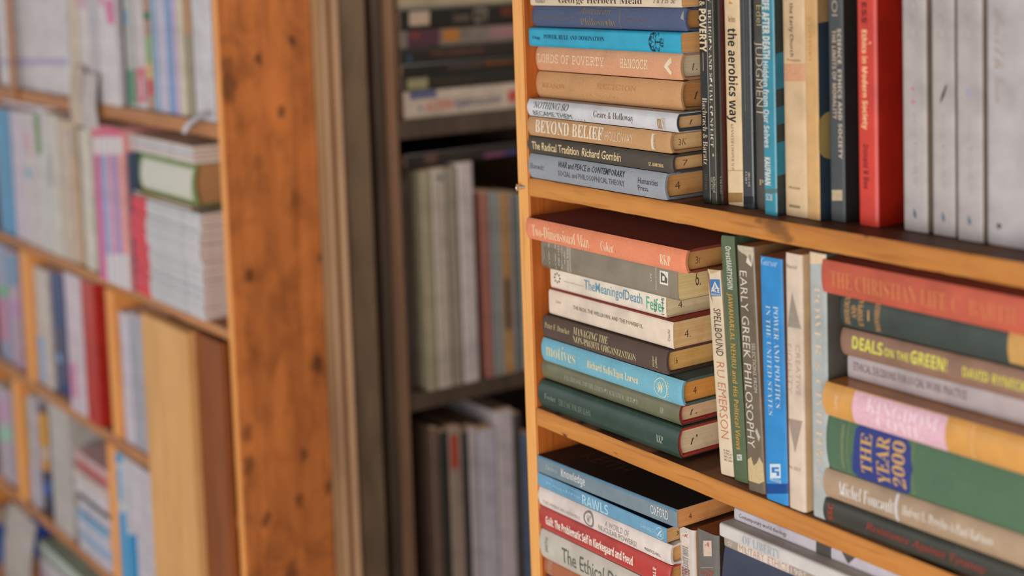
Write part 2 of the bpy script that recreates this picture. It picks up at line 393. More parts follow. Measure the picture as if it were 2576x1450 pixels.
def shelf_z(x): return 1.0 - 0.0135 * max(0, x - 0.02)
for zt, nm in ((1.502, 0), (1.24, 1), (1.0, 2), (0.76, 3), (0.50, 4), (0.24, 5)):
    d = (0.0197, 1.2498, 0.0, 0.238, zt - (0.0195 if nm != 1 else .0195), zt - .0003)
    o = sawn('shelf', d, wm_edge, rb, (0, 0, 0), 0.0008 if nm == 1 else 0.0004, 160)
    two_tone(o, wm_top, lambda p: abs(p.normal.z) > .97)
    if nm == 2:
        for v in o.data.vertices: v.co.z -= 0.0135 * max(0, v.co.x - 0.02)
box('back_panel', (0.0197, 1.2498, 0.2385, 0.25, 0, 1.62), wm_back, rb, 0)
# screw sticking out sideways by the upper shelf
mm, nt, b = base('zinc', 0.3); b.inputs['Metallic'].default_value = 0.85; b.inputs['Base Color'].default_value = (0.62, 0.62, 0.58, 1)
ink, nt, b = base('screw_recess', 0.6); b.inputs['Base Color'].default_value = (0.05, 0.10, 0.08, 1)
hp = at(1299, 472, -0.006); sp_ = at(1325, 472, -0.0015)
def lathe(prof, n=20):
    bm = bmesh.new(); rings = []
    for x, r in prof: rings.append([bm.verts.new((x, r * math.cos(2 * math.pi * i / n), r * math.sin(2 * math.pi * i / n))) for i in range(n)])
    for a, b2 in zip(rings, rings[1:]):
        for i in range(n): bm.faces.new((a[i], a[(i + 1) % n], b2[(i + 1) % n], b2[i]))
    bm.faces.new(rings[0]); bm.faces.new(rings[-1]); return bm
Ls = 0.028
pr = [(0, .0037), (.0006, .0038), (.0030, .0016)] + [q for i in range(14) for q in ((.0035 + i * .0017, .0013), (.0043 + i * .0017, .0017))] + [(Ls, .0003)]
sc = finish('screw', lathe(pr), mm, rb, ang=30)
d_ = Vector((-0.50, 0.45, -0.05)).normalized()
sc.location = hp; sc.rotation_mode = 'QUATERNION'
dirv = (sp_ - hp + Vector((0.004, 0.012, 0))).normalized(); sc.rotation_quaternion = dirv.to_track_quat('X', 'Z')
bm = bmesh.new(); add_box(bm, -.0004, .0001, -.0022, .0022, -.0005, .0005); add_box(bm, -.0004, .0001, -.0005, .0005, -.0022, .0022)
o = finish('recess', bm, ink, sc)
# ------------------------------------------------------------------ left bookcase
kn = [(-.02, .010, 1.29, .016, .8), (-.02, .060, 1.33, .007, .9), (-.02, .114, 1.35, .007, .9), (-.02, .090, 1.25, .007, .85), (-.02, .012, 1.32, .012, .6), (-.02, .028, 1.02, .008, .9),
      (-.02, .145, 1.03, .008, .8), (-.02, .13, .87, .012, .9), (-.02, .10, .74, .008, .8), (-.02, .09, .67, .008, .8), (-.02, .035, .655, .008, .8), (-.02, .14, .68, .008, .8),
      (-.02, .012, .79, .011, .7), (-.02, .012, .74, .011, .7), (-.02, .07, .565, .012, .8), (-.02, .045, .505, .010, .6), (-.02, .06, .43, .009, .8), (-.02, .12, .45, .006, .6), (-.02, .10, .36, .010, .7), (-.02, .13, .34, .009, .8), (-.02, .05, 1.18, .010, .4), (-.02, .105, 1.12, .012, .35)]
LX = -0.7215
lw_face = wood_mat('knotty_stained_pine', (200, 118, 58), (156, 86, 40), 'Z', knots=[(LX + .74, y, z, r * 1.15, k * .78) for _, y, z, r, k in kn], rough=.6, blotch=.4, mottle=.6)
lw_edge = wood_mat('pale_pine_edge', (238, 168, 96), (216, 140, 72), 'Z', blotch=.15)
lw_x = wood_mat('left_shelf_pine', (192, 134, 88), (156, 100, 62), 'X', blotch=.25)
lw_board = wood_mat('pale_pine_board', (220, 170, 112), (200, 146, 88), 'Z', knots=[(.04, -.04, .81, .01, .35), (.055, -.04, .60, .012, .35), (-.02, -.04, .70, .007, .3)], blotch=.2)
lw_dark = wood_mat('dark_stained_pine', (156, 86, 42), (112, 60, 30), 'Z', blotch=.5)
lo = (-0.74, 0, 0)
lb = thing('bookcase', 'orange pine bookcase on the left ending in a wide knotty panel, crammed with magazines', 'bookcase', lo)
o = box('side_panel', (-0.742, LX, 0.0, 0.1455, 0, 1.62), lw_edge, lb, 0.0015, off=lo); two_tone(o, lw_face, lambda p: p.normal.x > .7)
for zt, th in ((1.50, .022), (1.240, .024), (0.940, .018), (0.663, .022), (0.392, .020), (0.12, .02)):
    o = sawn('shelf', (-2.6, -0.7425, 0.0, 0.238, zt - th, zt - .0003), lw_x, lb, lo, .0015, 90)
box('back_panel', (-2.6, -0.7465, 0.2385, 0.25, 0, 1.62), wm_back, lb, 0, off=lo)
box('side_panel', (-2.622, -2.6005, 0.0, 0.24, 0, 1.62), lw_edge, lb, 0.001, off=lo)
DIV = []
def divider(xl, xr, yp, z0, z1, Y0=0.0, Y1=.2, m=None, name='divider'):
    X0, X1 = at(xl, yp, Y0).x, at(xr, yp, Y0).x
    if Y1 > .1: DIV.append((round(z0, 3), X0, X1))
    return box(name, (X0, X1, Y0, Y1, z0, z1), m or lw_edge, lb, 0.001, off=lo)
divider(13, 25, 20, 1.216, 1.478, -0.0065, -0.0015, lw_x, 'batten')
divider(49, 68, 640, 0.6632, 0.9215)
divider(263, 283, 720, 0.6632, 0.9215)
divider(33, 50, 1020, 0.3922, 0.6405)
divider(272, 296, 1190, 0.3922, 0.6405)
o = box('front_board', (-1.022, -0.838, -0.024, -0.0025, 0.0, 0.9215), lw_board, lb, 0.0015, off=lo)
box('inner_post', (-0.8375, -0.7435, -0.0115, -0.0015, 0.0, 0.9215), lw_dark, lb, 0.001, off=lo)
# ------------------------------------------------------------------ bookcase in the dark passage, facing the opening
bx = -0.735
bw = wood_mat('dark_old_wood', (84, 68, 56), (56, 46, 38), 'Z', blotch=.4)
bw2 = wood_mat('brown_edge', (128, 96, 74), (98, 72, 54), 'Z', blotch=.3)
bo = (-0.86, 0.6, 0)
bb = thing('bookcase', 'dark old bookcase standing in the shadowy passage between the two pine bookcases', 'bookcase', bo)
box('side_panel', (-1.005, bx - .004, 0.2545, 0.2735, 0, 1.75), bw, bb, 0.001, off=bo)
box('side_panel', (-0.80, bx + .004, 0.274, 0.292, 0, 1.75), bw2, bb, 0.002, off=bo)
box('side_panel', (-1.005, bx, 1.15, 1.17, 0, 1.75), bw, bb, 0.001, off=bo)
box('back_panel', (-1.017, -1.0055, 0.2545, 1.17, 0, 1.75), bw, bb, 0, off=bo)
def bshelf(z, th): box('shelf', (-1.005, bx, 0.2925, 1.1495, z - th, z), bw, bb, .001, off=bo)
# ------------------------------------------------------------------ stacks of lying books
def stack(z, rows, zf=None):
    """rows bottom-up: (key, label, xl, yTopL, xr, yTopR, yBotL, yBotR, Y, opts); returns books by key"""
    R = {}
    for key, label, xl, xr, tl, bl, tr, br, Y, o in rows:
        for _ in range(4):
            A = at(xl, bl, Y)
            if A.x < .0204: Y -= (.0206 - A.x) / 1.3
        A, B = at(xl, bl, Y), at(xr, br, Y); tops = (at(xl, tl, Y).z + at(xr, tr, Y).z) / 2
        if 'ztop' in o: tops = o['ztop']
        o = {k: v for k, v in o.items() if k != 'ztop'}
        z1 = max(tops, z + 0.004)
        R[key] = lying(label, A.x, B.x, Y, z, z1, **o); z = z1 + 0.0004
    return R
ST = 'lying books in the upper left stack of the right bookcase'
W = (232, 226, 214)
D = stack(1.2402, [
 ('D8', 'slate grey-blue cloth book lying at the bottom of the upper stack, on the shelf', 1327.6, 1671, 388, 447, 434, 505, 0.0005, dict(spine=(138, 143, 152), board=(125, 130, 140), page=(186, 142, 90), group=ST, wear=.5, D=.14)),
 ('D7', 'charcoal book with cream sans-serif lettering, second from the bottom of the upper stack', 1325.5, 1690, 344, 386, 388, 434.5, -0.002, dict(spine=(74, 68, 60), page=(196, 160, 112), finish_='matte', group=ST)),
 ('D6', 'tan cloth book with big pale condensed capitals, lying on the charcoal book', 1325.5, 1684, 293, 342, 333, 384, -0.002, dict(spine=(178, 136, 94), board=(162, 118, 78), page=(206, 172, 124), group=ST)),
 ('D5', 'white jacketed book with dark green italic title, lying in the middle of the upper stack', 1327, 1702, 250, 292, 285.5, 328, -0.002, dict(kind='jacket', spine=(206, 206, 212), inner=(50, 58, 62), page=(190, 160, 118), finish_='gloss', group=ST, wear=.08)),
 ('D4', 'thick faded tan cloth book with nearly worn-off title, on the white jacketed book', 1347, 1711, 177, 247, 207, 282, .012, dict(spine=(184, 138, 94), board=(160, 118, 76), page=(176, 128, 78), group=ST, bulge=.004)),
 ('D3', 'pinkish-tan cloth book with cream typewriter capitals and a white arrow mark', 1346, 1710, 120, 176, 130, 200, .012, dict(spine=(196, 142, 108), board=(178, 122, 88), page=(206, 188, 158), group=ST)),
 ('D2', 'bright cyan book with a black tree emblem, lying near the top of the upper stack', 1331, 1713, 71, 115, 80, 128, .004, dict(kind='paper', spine=(40, 160, 196), page=(188, 146, 92), finish_='jacket', group=ST, wear=.2, bulge=.002)),
 ('D1', 'worn navy blue cloth book with faded brown lettering, lying on the cyan book', 1337, 1722, 14, 67, 20, 72, .008, dict(spine=(70, 82, 112), board=(60, 72, 104), page=(172, 128, 78), group=ST, wear=.5)),
 ('D0', 'cream book with brown serif lettering, topmost of the upper left stack', 1334, 1714, -30, 12.4, -26, 14.5, .004, dict(kind='paper', spine=(214, 196, 172), page=(196, 158, 104), finish_='matte', group=ST, wear=.3)),
])
G = (226, 200, 152)
b = D['D8']; b.text('Horowitz', 1333, 1369, .40, .62, (74, 74, 72), 'ital', name='author_lettering')
b.text('WAR and PEACE in CONTEMPORARY', 1404, 1572, .62, .86, (42, 44, 46), off=.012); b.text('SOCIAL and PHILOSOPHICAL THEORY', 1404, 1571, .28, .50, (88, 86, 80), off=.01)
b.text('Humanities', 1605, 1655, .50, .72, (66, 64, 62), name='publisher_lettering'); b.text('Press', 1605, 1630, .24, .44, (66, 64, 62), name='publisher_lettering'); b.mark('4')
b = D['D7']; b.text('The Radical Tradition', 1338, 1456, .26, .72, (224, 198, 152), off=.012); b.text('Richard Gombin', 1463, 1562, .26, .74, (224, 198, 152), 'sans', shear=.25, off=.01, name='author_lettering')
b.text("ST. MARTIN'S", 1632, 1669, .28, .46, (224, 190, 140), 'bold', name='publisher_lettering'); b.mark('7')
b = D['D6']; b.text('BEYOND BELIEF', 1346, 1517, .22, .88, (226, 212, 192), 'serif', off=.008, shear=.05); b.text('HOLLOWAY', 1522, 1592, .26, .72, (220, 204, 180), off=-.012, name='author_lettering')
b.band(1641, 1650, .12, .86, (222, 206, 184), 'publisher_label'); b.text('HEINEMANN', 1643, 1648, .16, .82, (150, 112, 78), 'bold', up=True, name='publisher_lettering'); b.mark('3K', .014, .030)
b = D['D5']; b.text("'NOTHING SO", 1342, 1430, .52, .90, (46, 84, 66), 'ital', off=.006); b.text('BECAME THEM . . . ,', 1342, 1470, .03, .36, (60, 96, 78), 'sans', off=0)
b.text('Geare & Holloway', 1493, 1593, .24, .72, (92, 78, 66), 'serif', off=-.015, name='author_lettering')
b.text('m', 1653, 1664, .12, .66, (168, 128, 62), 'serif', name='publisher_emblem'); b.text('w', 1664, 1674, .10, .70, (196, 178, 150), 'serif', name='publisher_emblem'); b.mark('t', .018, .026)
b = D['D4']; b.text('REASON', 1364, 1420, .40, .58, (182, 130, 84), 'serif'); b.text('and Sanctity', 1462, 1556, .12, .34, (206, 160, 104), 'serif', off=-.01); b.text('RELIGION', 1500, 1600, .52, .72, (188, 136, 88), 'serif'); b.mark('t', .02, .03)
b = D['D3']; b.text('LORDS OF POVERTY', 1352, 1519, .34, .70, (232, 204, 170), 'mono'); b.text('HANCOCK', 1560, 1629, .34, .70, (232, 210, 176), 'mono', name='author_lettering')
b.poly([(1670, .5), (1688, .86), (1690, .66), (1680, .50), (1690, .30), (1688, .18)], (228, 210, 180), 'publisher_emblem'); b.mark('t.', .018, .028)
b = D['D2']; b.text('Clegg', 1340, 1359, .36, .56, (24, 60, 86), 'serif', name='author_lettering'); b.text('POWER, RULE AND DOMINATION', 1368, 1520, .40, .66, (22, 52, 72), 'serif', off=-.01)
b.text('RKP', 1663, 1669, .26, .72, (22, 44, 60), 'serif', up=True, name='publisher_lettering')
def branchy(B, x0, x1, v0, v1, col, seed=3, n=46):
    r = random.Random(seed); bm = bmesh.new()
    ua, ub = B.u(x0), B.u(x1); cx, cv = ub - (ub - ua) * .3, (v0 + v1) / 2
    def seg(p, q, w):
        dx, dy = q[0] - p[0], q[1] - p[1]; l = math.hypot(dx, dy) or 1; nx, ny = -dy / l * w, dx / l * w
        bm.faces.new([bm.verts.new((p[0] + nx, 0, p[1] + ny)), bm.verts.new((p[0] - nx, 0, p[1] - ny)), bm.verts.new((q[0] - nx, 0, q[1] - ny)), bm.verts.new((q[0] + nx, 0, q[1] + ny))])
    T = B.T
    def grow(p, a, l, d):
        q = (p[0] + math.cos(a) * l, p[1] + math.sin(a) * l)
        if not (ua < q[0] < ub and v0 * T < q[1] < v1 * T): return
        seg(p, q, .00009 + .00007 * d)
        if d == 0:
            for s_ in (-.9, .9): seg(q, (min(max(q[0] + .0012 * math.cos(a + s_), ua), ub), min(max(q[1] + .0012 * math.sin(a + s_), v0 * T), v1 * T)), .0002)
        else:
            for s_ in (-.8, -.25, .3, .85): grow(q, a + s_ + r.uniform(-.2, .2), l * .68, d - 1)
    h = (v1 - v0) * T
    seg((ub, cv * T), (cx, cv * T), .0007); seg((ub - .0005, cv * T - h * .2), (ub - .0005, cv * T + h * .2), .0004)
    for a0 in (math.pi, math.pi * .72, math.pi * 1.28, math.pi * .5, math.pi * 1.5): grow((cx, cv * T), a0, h * .26, 2)
    B.drape(bm, 'publisher_emblem', col, .0003)
branchy(b, 1622, 1662, .06, .96, (20, 44, 60))
b = D['D1']; b.text('AN INTRODUCTION TO', 1345, 1450, .38, .52, (120, 104, 84), 'serif', off=-.02); b.text('American', 1458, 1537, .66, .95, (132, 112, 84), 'ital'); b.text('Philosophy', 1461, 1551, .06, .48, (140, 116, 82), 'serif', off=-.015)
b.band(1563, 1565, .05, .95, (118, 104, 84), 'gilt_rule'); b.text('PETER FREUND', 1573, 1632, .38, .50, (118, 102, 80), 'serif', off=-.02, name='author_lettering'); b.mark('4', .018, .03)
b.poly([(1712, .55), (1722, .95), (1723, .5)], (150, 150, 156), 'scuff')
b = D['D0']; b.text('Miller', 1346, 1372, .14, .40, (96, 82, 70), 'serif', off=-.015, name='author_lettering'); b.text('George Herbert Mead', 1405, 1615, .06, .52, (74, 58, 48), 'serif', off=-.01); b.text('Pa FB 3e', 1643, 1700, .22, .55, (120, 98, 80), 'ital', name='publisher_lettering')

ST = 'lying books in the middle left stack of the right bookcase'
E_ = stack(1.0004, [
 ('E8', 'dark green glossy jacketed book with red boards, at the bottom of the middle stack', 1354.5, 1706, 953, 1017, 1086, 1152, .0125, dict(kind='jacket', spine=(52, 74, 66), inner=(168, 50, 38), page=(214, 190, 160), finish_='gloss', group=ST, wear=.35)),
 ('E7', 'olive grey glossy jacketed book with red boards, second from the bottom of the middle stack', 1363, 1709, 903, 952, 1023, 1081, .008, dict(kind='jacket', spine=(112, 112, 88), inner=(156, 40, 42), page=(206, 176, 142), finish_='gloss', group=ST)),
 ('E6', 'light blue cloth book with cream lettering and a round gilt emblem in the middle stack', 1360, 1713, 847, 901, 962, 1020, .004, dict(spine=(106, 164, 184), board=(74, 96, 92), page=(204, 146, 74), group=ST)),
 ('E5', 'dark brown cloth book with cream title in two lines, lying in the middle stack', 1363, 1675, 784, 845, 893, 956, .004, dict(spine=(78, 62, 54), page=(214, 168, 104), group=ST, wear=.15)),
 ('E4', 'thick off-white paperback with small grey capitals and a thin red cover edge, middle stack', 1381, 1694, 723, 782, 819, 890, .012, dict(kind='paper', spine=(226, 208, 190), board=(186, 48, 38), page=(212, 178, 130), finish_='matte', group=ST, bulge=.0012)),
 ('E3', 'white paperback with blue-green condensed title and a green leaf emblem', 1385, 1676, 672, 718, 746, 805, .018, dict(kind='paper', spine=(230, 218, 200), page=(226, 196, 160), finish_='matte', group=ST)),
 ('E2', 'thick grey-brown worn paperback with white titles printed across the left end of its spine', 1362, 1705, 602, 665, 668, 750, .010, dict(kind='paper', spine=(138, 128, 112), page=(226, 190, 140), finish_='matte', group=ST, wear=.6, bulge=.003)),
 ('E1', 'terracotta cloth book with cream serif lettering on top of the middle stack', 1321, 1722, 552, 598, 625, 667, -.004, dict(spine=(212, 128, 94), board=(128, 54, 36), page=(176, 136, 84), group=ST, wear=.1)),  # board colour darkened with the shade of the shelf above
])
b = E_['E8']; b.text('Foster', 1370, 1398, .40, .60, (142, 150, 134), 'serif', off=-.02, name='author_lettering'); b.text('THE CASE FOR IDEALISM', 1405, 1486, .34, .58, (126, 136, 122), 'serif', off=-.02); b.text('RKP', 1652, 1668, .34, .58, (176, 184, 168), 'serif', off=-.015, name='publisher_lettering'); b.mark("t'", .018, .032)
b = E_['E7']; b.text('FALLIBILISM, AND THE LIMITS OF SCIENTIFIC METHOD', 1420, 1605, .32, .60, (170, 170, 154), 'serif', off=-.02); b.text('HP', 1661, 1670, .34, .62, (176, 176, 160), 'serif', off=-.02, name='publisher_lettering'); b.mark('t.', .016, .03)
b = E_['E6']; b.text('motives', 1374, 1447, .30, .86, (224, 206, 156), 'serif', off=-.025); b.text('Richard Salis/Egon Larsen', 1477, 1606, .28, .66, (228, 210, 164), 'serif', name='author_lettering')
def ring(B, px, vf, r, col, w=.0006, name='publisher_emblem', n=28):
    bm = bmesh.new(); u0 = B.u(px, vf)
    P = [[bm.verts.new((u0 + q * math.cos(2 * math.pi * i / n), 0, vf * B.T + q * math.sin(2 * math.pi * i / n))) for i in range(n)] for q in (r, r - w)]
    for i in range(n): bm.faces.new((P[0][i], P[0][(i + 1) % n], P[1][(i + 1) % n], P[1][i]))
    B.drape(bm, name, col, .0003)
ring(b, 1662, .5, b.T * .38, (232, 222, 182), .0007); b.text('W', 1653, 1671, .30, .72, (232, 222, 182), 'script', name='publisher_emblem'); b.text('WOLFF', 1678, 1682, .22, .80, (228, 214, 168), 'sans', up=True, name='publisher_lettering'); b.mark('4', .018, .025)
b = E_['E5']; b.text('Peter F. Drucker', 1371, 1433, .48, .72, (196, 178, 132), 'serif', off=-.012, name='author_lettering'); b.text('MANAGING THE', 1442, 1529, .56, .86, (206, 192, 146), 'serif', off=-.012); b.text('NON-PROFIT ORGANIZATION', 1442, 1600, .20, .50, (206, 192, 146), 'serif', off=-.012)
b.text('Harper', 1641, 1646, .22, .66, (206, 192, 146), 'serif', up=True, name='publisher_lettering'); b.text('Collins', 1648, 1653, .22, .66, (206, 192, 146), 'serif', up=True, name='publisher_lettering'); b.mark('16', .014, .02)
b = E_['E4']; b.text('Lebow', 1398, 1412, .52, .66, (176, 160, 140), 'serif', off=-.02, name='author_lettering'); b.text('THE RICH, THE WELLBORN, AND THE POWERFUL', 1442, 1617, .44, .62, (112, 102, 92), off=.006); b.text('Citadel', 1680, 1686, .26, .70, (120, 108, 96), up=True, name='publisher_lettering'); b.mark('4.', .014, .026)
b = E_['E3']
for k in range(8):
    a = k * math.pi / 4; cxu, cv = b.u(1402, .55), .55 * b.T; bm = bmesh.new(); L1, L2, ww = .0028, .0062, .0011
    P = [(cxu + L1 * math.cos(a), cv + L1 * math.sin(a)), (cxu + 4.6e-3 * math.cos(a) - ww * math.sin(a), cv + 4.6e-3 * math.sin(a) + ww * math.cos(a)), (cxu + L2 * math.cos(a), cv + L2 * math.sin(a)), (cxu + 4.6e-3 * math.cos(a) + ww * math.sin(a), cv + 4.6e-3 * math.sin(a) - ww * math.cos(a))]
    bm.faces.new([bm.verts.new((x, 0, min(max(z, .0005), b.T - .0005))) for x, z in P]); b.drape(bm, 'leaf_emblem', (48, 72, 50))
b.text('McGraw-Hill Paperbacks', 1418, 1466, .42, .52, (186, 168, 150), name='publisher_lettering'); b.text('TheMeaningofDeath', 1470, 1616, .20, .82, (104, 150, 176), off=.008)
b.text('Feifel', 1626, 1668, .20, .78, (92, 176, 148), off=.008, name='author_lettering'); b.text('6 D.', 1645, 1650, .15, .75, (74, 62, 48), 'ital', up=True, name='handwriting'); b.text('1 4 15', 1664, 1671, .12, .88, (74, 62, 48), 'ital', up=True, name='handwriting'); b.mark('4.', .015, .027)
b = E_['E2']
for k in range(9): b.poly([(1366 + k * 5, .02), (1373 + k * 5.4, .36), (1369 + k * 5.2, .72), (1371 + k * 5.2, .72), (1375 + k * 5.4, .36), (1369 + k * 5, .02)], (96, 90, 78), 'branch_print')
for x, t in ((1384, None), (1400, None), (1437, None)): b.band(x, x + 1.2, .06, .98, (206, 202, 190), 'white_rule')
b.text('THE CITY', 1404, 1408, .18, .88, (206, 200, 186), 'serif', up=True, off=-.01); b.text('Philosopher', 1412, 1416, .12, .92, (206, 200, 186), 'serif', up=True, off=-.01); b.text('of the', 1419, 1422, .3, .7, (206, 200, 186), 'serif', up=True); b.text('Human Sciences', 1425, 1431, .05, .95, (206, 200, 186), 'serif', up=True, off=-.01)
b.text('LPE', 1636, 1640, .42, .66, (206, 200, 186), up=True, name='publisher_lettering'); b.text('PRINCETON', 1649, 1653, .2, .88, (206, 200, 186), up=True, name='publisher_lettering')
b.band(1660, 1681, .40, .80, (226, 220, 208), 'publisher_label'); b.poly([(1663, .46), (1679, .46), (1679, .60), (1671, .72), (1663, .76)], (96, 92, 84), 'publisher_emblem', .0003); b.band(1667, 1673, .52, .66, (226, 220, 208), 'publisher_emblem', .00045); b.mark('6.', .022, .032, .35, .8)
b = E_['E1']; b.text('Two-Dimensional Man', 1338, 1481, .20, .74, (240, 214, 176), 'serif', off=-.012); b.text('Cohen', 1511, 1543, .24, .66, (240, 222, 190), 'serif', off=-.012, name='author_lettering'); b.text('RKP', 1660, 1687, .22, .64, (242, 226, 196), 'serif', off=-.012, name='publisher_lettering'); b.mark('3t', .016, .026)

ST = 'lying books in the lower left stack of the right bookcase'
F_ = stack(0.7604, [
 ('F8', 'brown cloth book lying at the very bottom of the lower stack, below the picture edge', 1367, 1640, 1510, 1560, 1640, 1700, .004, dict(spine=(120, 74, 50), group=ST, ztop=.791)),
 ('F7', 'dark red cloth book second from the bottom of the lower stack, below the picture', 1367, 1640, 1450, 1510, 1580, 1640, .004, dict(spine=(110, 50, 42), group=ST, ztop=.821)),
 ('F6', 'chestnut brown cloth book at the bottom picture edge, under the thick pale grey one', 1367, 1620, 1411, 1440, 1500, 1550, .006, dict(spine=(158, 94, 64), page=(170, 128, 84), group=ST, ztop=.8405)),
 ('F5', 'thick pale grey book with large green-grey title in the lower stack', 1356, 1690, 1326, 1409, 1472, 1550, .002, dict(spine=(196, 188, 176), page=(180, 140, 92), finish_='matte', group=ST, ztop=.872)),
 ('F4', 'red jacketed book with bold white title in the lower stack', 1354, 1683, 1268, 1324, 1421, 1468, .001, dict(spine=(182, 62, 56), page=(176, 136, 84), finish_='jacket', group=ST, ztop=.8965)),
 ('F3', 'white book with grey lettering and a round emblem, lying under the light blue paperback', 1352, 1685, 1222, 1267, 1368, 1420, .001, dict(spine=(222, 208, 202), page=(186, 150, 96), finish_='matte', group=ST, ztop=.9170)),
 ('F2', 'light blue paperback with a dark blue back cover in the lower stack', 1352.5, 1677, 1186, 1218, 1329, 1363, .001, dict(kind='paper', spine=(108, 158, 190), board=(24, 44, 78), page=(176, 142, 98), finish_='jacket', group=ST, ztop=.9315)),
 ('F1', 'grey-blue paperback with black cover on top of the lower stack', 1352, 1704, 1155, 1184, 1285, 1317, .001, dict(kind='paper', spine=(118, 136, 146), board=(34, 30, 28), page=(196, 142, 88), finish_='matte', group=ST, pitch=-.018, wear=.1)),
])
b = F_['F1']; b.text('Dancy', 1372, 1402, .30, .66, (170, 186, 192), 'ital', name='author_lettering'); b.text('Knowledge', 1412, 1472, .16, .80, (216, 220, 220), 'bold', off=-.02); b.text('OXFORD', 1637, 1681, .26, .76, (214, 218, 216), name='publisher_lettering'); b.mark('4', .014, .02)
b.band(1353, 1702, .86, 1.0, (92, 130, 156), 'spine_edge_band')
b.sidetext('KEITH', .035, .105, .028, .048, (96, 62, 50), 'sans', mode='h'); b.sidetext('Knowledge', .045, .145, .055, .10, (104, 66, 52), 'sans', mode='h')
b = F_['F2']; b.text('Reading', 1375, 1462, .34, .66, (140, 188, 216), name='author_lettering'); b.text('RAWLS', 1465, 1530, .12, .84, (176, 210, 226), 'bold', off=-.01); b.text('DANIELS', 1612, 1645, .36, .6, (176, 206, 222), name='author_lettering'); ring(b, 1660, .5, b.T * .40, (190, 214, 226)); b.text('k', 1653, 1667, .28, .72, (190, 214, 226), 'script', name='publisher_emblem'); b.mark('3/4', .012, .03)
b = F_['F3']; b.text('THE AMERICAN ASSEMBLY', 1366, 1460, .24, .42, (168, 158, 152), name='series_lettering'); ring(b, 1481, .5, b.T * .42, (128, 122, 118), .0022); b.text('C', 1476, 1487, .3, .7, (128, 122, 118), 'script', name='emblem'); b.text('A WORLD OF', 1522, 1582, .52, .80, (150, 142, 134)); b.text('NUCLEAR POWERS?', 1506, 1602, .18, .46, (140, 132, 126)); b.text('PRENTICE-HALL', 1622, 1662, .24, .40, (108, 98, 92), name='publisher_lettering'); b.mark('7', .016, .024)
b = F_['F4']; b.text('Guilt: The Problematic Self in Kierkegaard and Freud', 1373, 1592, .22, .72, (238, 226, 214), 'bold', off=.01); b.text('YALE', 1643, 1651, .12, .7, (238, 226, 214), 'bold', up=True, name='publisher_lettering')
b = F_['F5']; b.text('The Ethical Dimension', 1413, 1640, .24, .74, (92, 100, 88), 'sans', off=.004); b.text('SMITH', 1371, 1378, .30, .80, (130, 128, 118), 'bold', up=True, name='author_lettering')
b = F_['F6']; b.text('THE NATURE', 1378, 1388, .1, .95, (196, 158, 128), 'serif', up=True)

# ------------------------------------------------------------------ right-hand stack standing free on the middle shelf
ST = 'lying books in the stack at the right edge of the middle shelf'
C_ = {}
zc = 0.9948
for key, label, xl, tl, bl, tr, br, Y, o in [
 ('C8', 'black jacketed book with red lettering at the bottom of the right-hand stack', 2071, 1253, 1316, 1437, 1515, 0.0, dict(kind='jacket', spine=(62, 62, 56), inner=(40, 38, 36), finish_='gloss')),
 ('C7', 'taupe book with white lettering and a white rule, low in the right-hand stack', 2071, 1180, 1251, 1353, 1435, 0.0, dict(kind='jacket', spine=(174, 148, 122), inner=(120, 90, 60), finish_='jacket')),
 ('C6', 'thick green cloth book with a royal blue title label, in the right-hand stack', 2077, 1046, 1176, 1190, 1351, 0.0, dict(spine=(72, 102, 78), finish_='cloth', bulge=.004)),
 ('C5', 'thick orange-tan jacketed book with a pink title panel, protruding in the right-hand stack', 2070, 940, 1044, 1071, 1188, -.006, dict(kind='jacket', spine=(214, 156, 84), board=(196, 130, 66), inner=(160, 60, 30), finish_='gloss')),
 ('C4', 'thin lavender-grey paperback squeezed under the brown book with yellow title', 2132, 890, 925, 1010, 1054, .018, dict(kind='paper', spine=(180, 166, 168), finish_='matte')),
 ('C3', 'brown book with bright yellow capitals in the right-hand stack', 2112, 828, 886, 930, 1009, .012, dict(spine=(146, 112, 94), finish_='matte')),
 ('C2', 'dark green-black book with gilt lettering across its left end, under the brick red one', 2110, 739, 816, 832, 925, .012, dict(spine=(62, 72, 68), finish_='jacket')),
 ('C1', 'brick red book with dull gilt serif title on top of the right-hand stack', 2064, 650, 727, 754, 831, 0.0, dict(spine=(190, 88, 66), finish_='matte', bulge=.0022)),
]:
    A = at(xl, bl, Y); z1 = (at(xl, tl, Y).z + at(2576, tr, Y).z) / 2
    if key == 'C5': z1 = at(2150, 985, Y).z
    z1 = max(z1, zc + .006)
    C_[key] = lying(label, A.x, A.x + (0.205 if key != 'C4' else .19), Y, zc, z1, group=ST, D=.15, **o); zc = z1 + .0004
b = C_['C8']; b.text('SSC', 2082, 2095, .2, .85, (160, 62, 44), 'bold', up=True, name='publisher_lettering'); b.text('Resistance Against Tyranny', 2178, 2480, .30, .68, (150, 60, 46), 'ital', off=.01)
b = C_['C7']; b.text('Michel Foucault', 2108, 2248, .28, .74, (228, 226, 224), 'serif', off=-.015, shear=.15, name='author_lettering'); b.band(2258, 2264, .04, .96, (208, 208, 212), 'white_rule'); b.text('Hubert L. Dreyfus & Paul Rabinow', 2271, 2500, .30, .70, (226, 222, 216), 'serif', off=-.02, name='author_lettering')
b = C_['C6']; b.poly([(2148, .16), (2154, .90), (2170, .985), (2280, .985), (2292, .86), (2296, .5), (2290, .06), (2282, .015), (2160, .015), (2146, .10), (2143, .5)], (50, 62, 128)); BL = (200, 158, 92)
b.text('THE', 2165, 2192, .16, .86, BL, 'serif', up=True); b.text('YEAR', 2204, 2236, .06, .90, BL, 'serif', up=True); b.text('2000', 2244, 2276, .10, .90, BL, 'serif', up=True)
b.band(2120, 2127, .1, .9, (112, 124, 88), 'gilt_ornament'); b.band(2300, 2303, .03, .97, (122, 126, 84), 'gilt_rule'); b.band(2138, 2140, .03, .97, (122, 126, 84), 'gilt_rule')
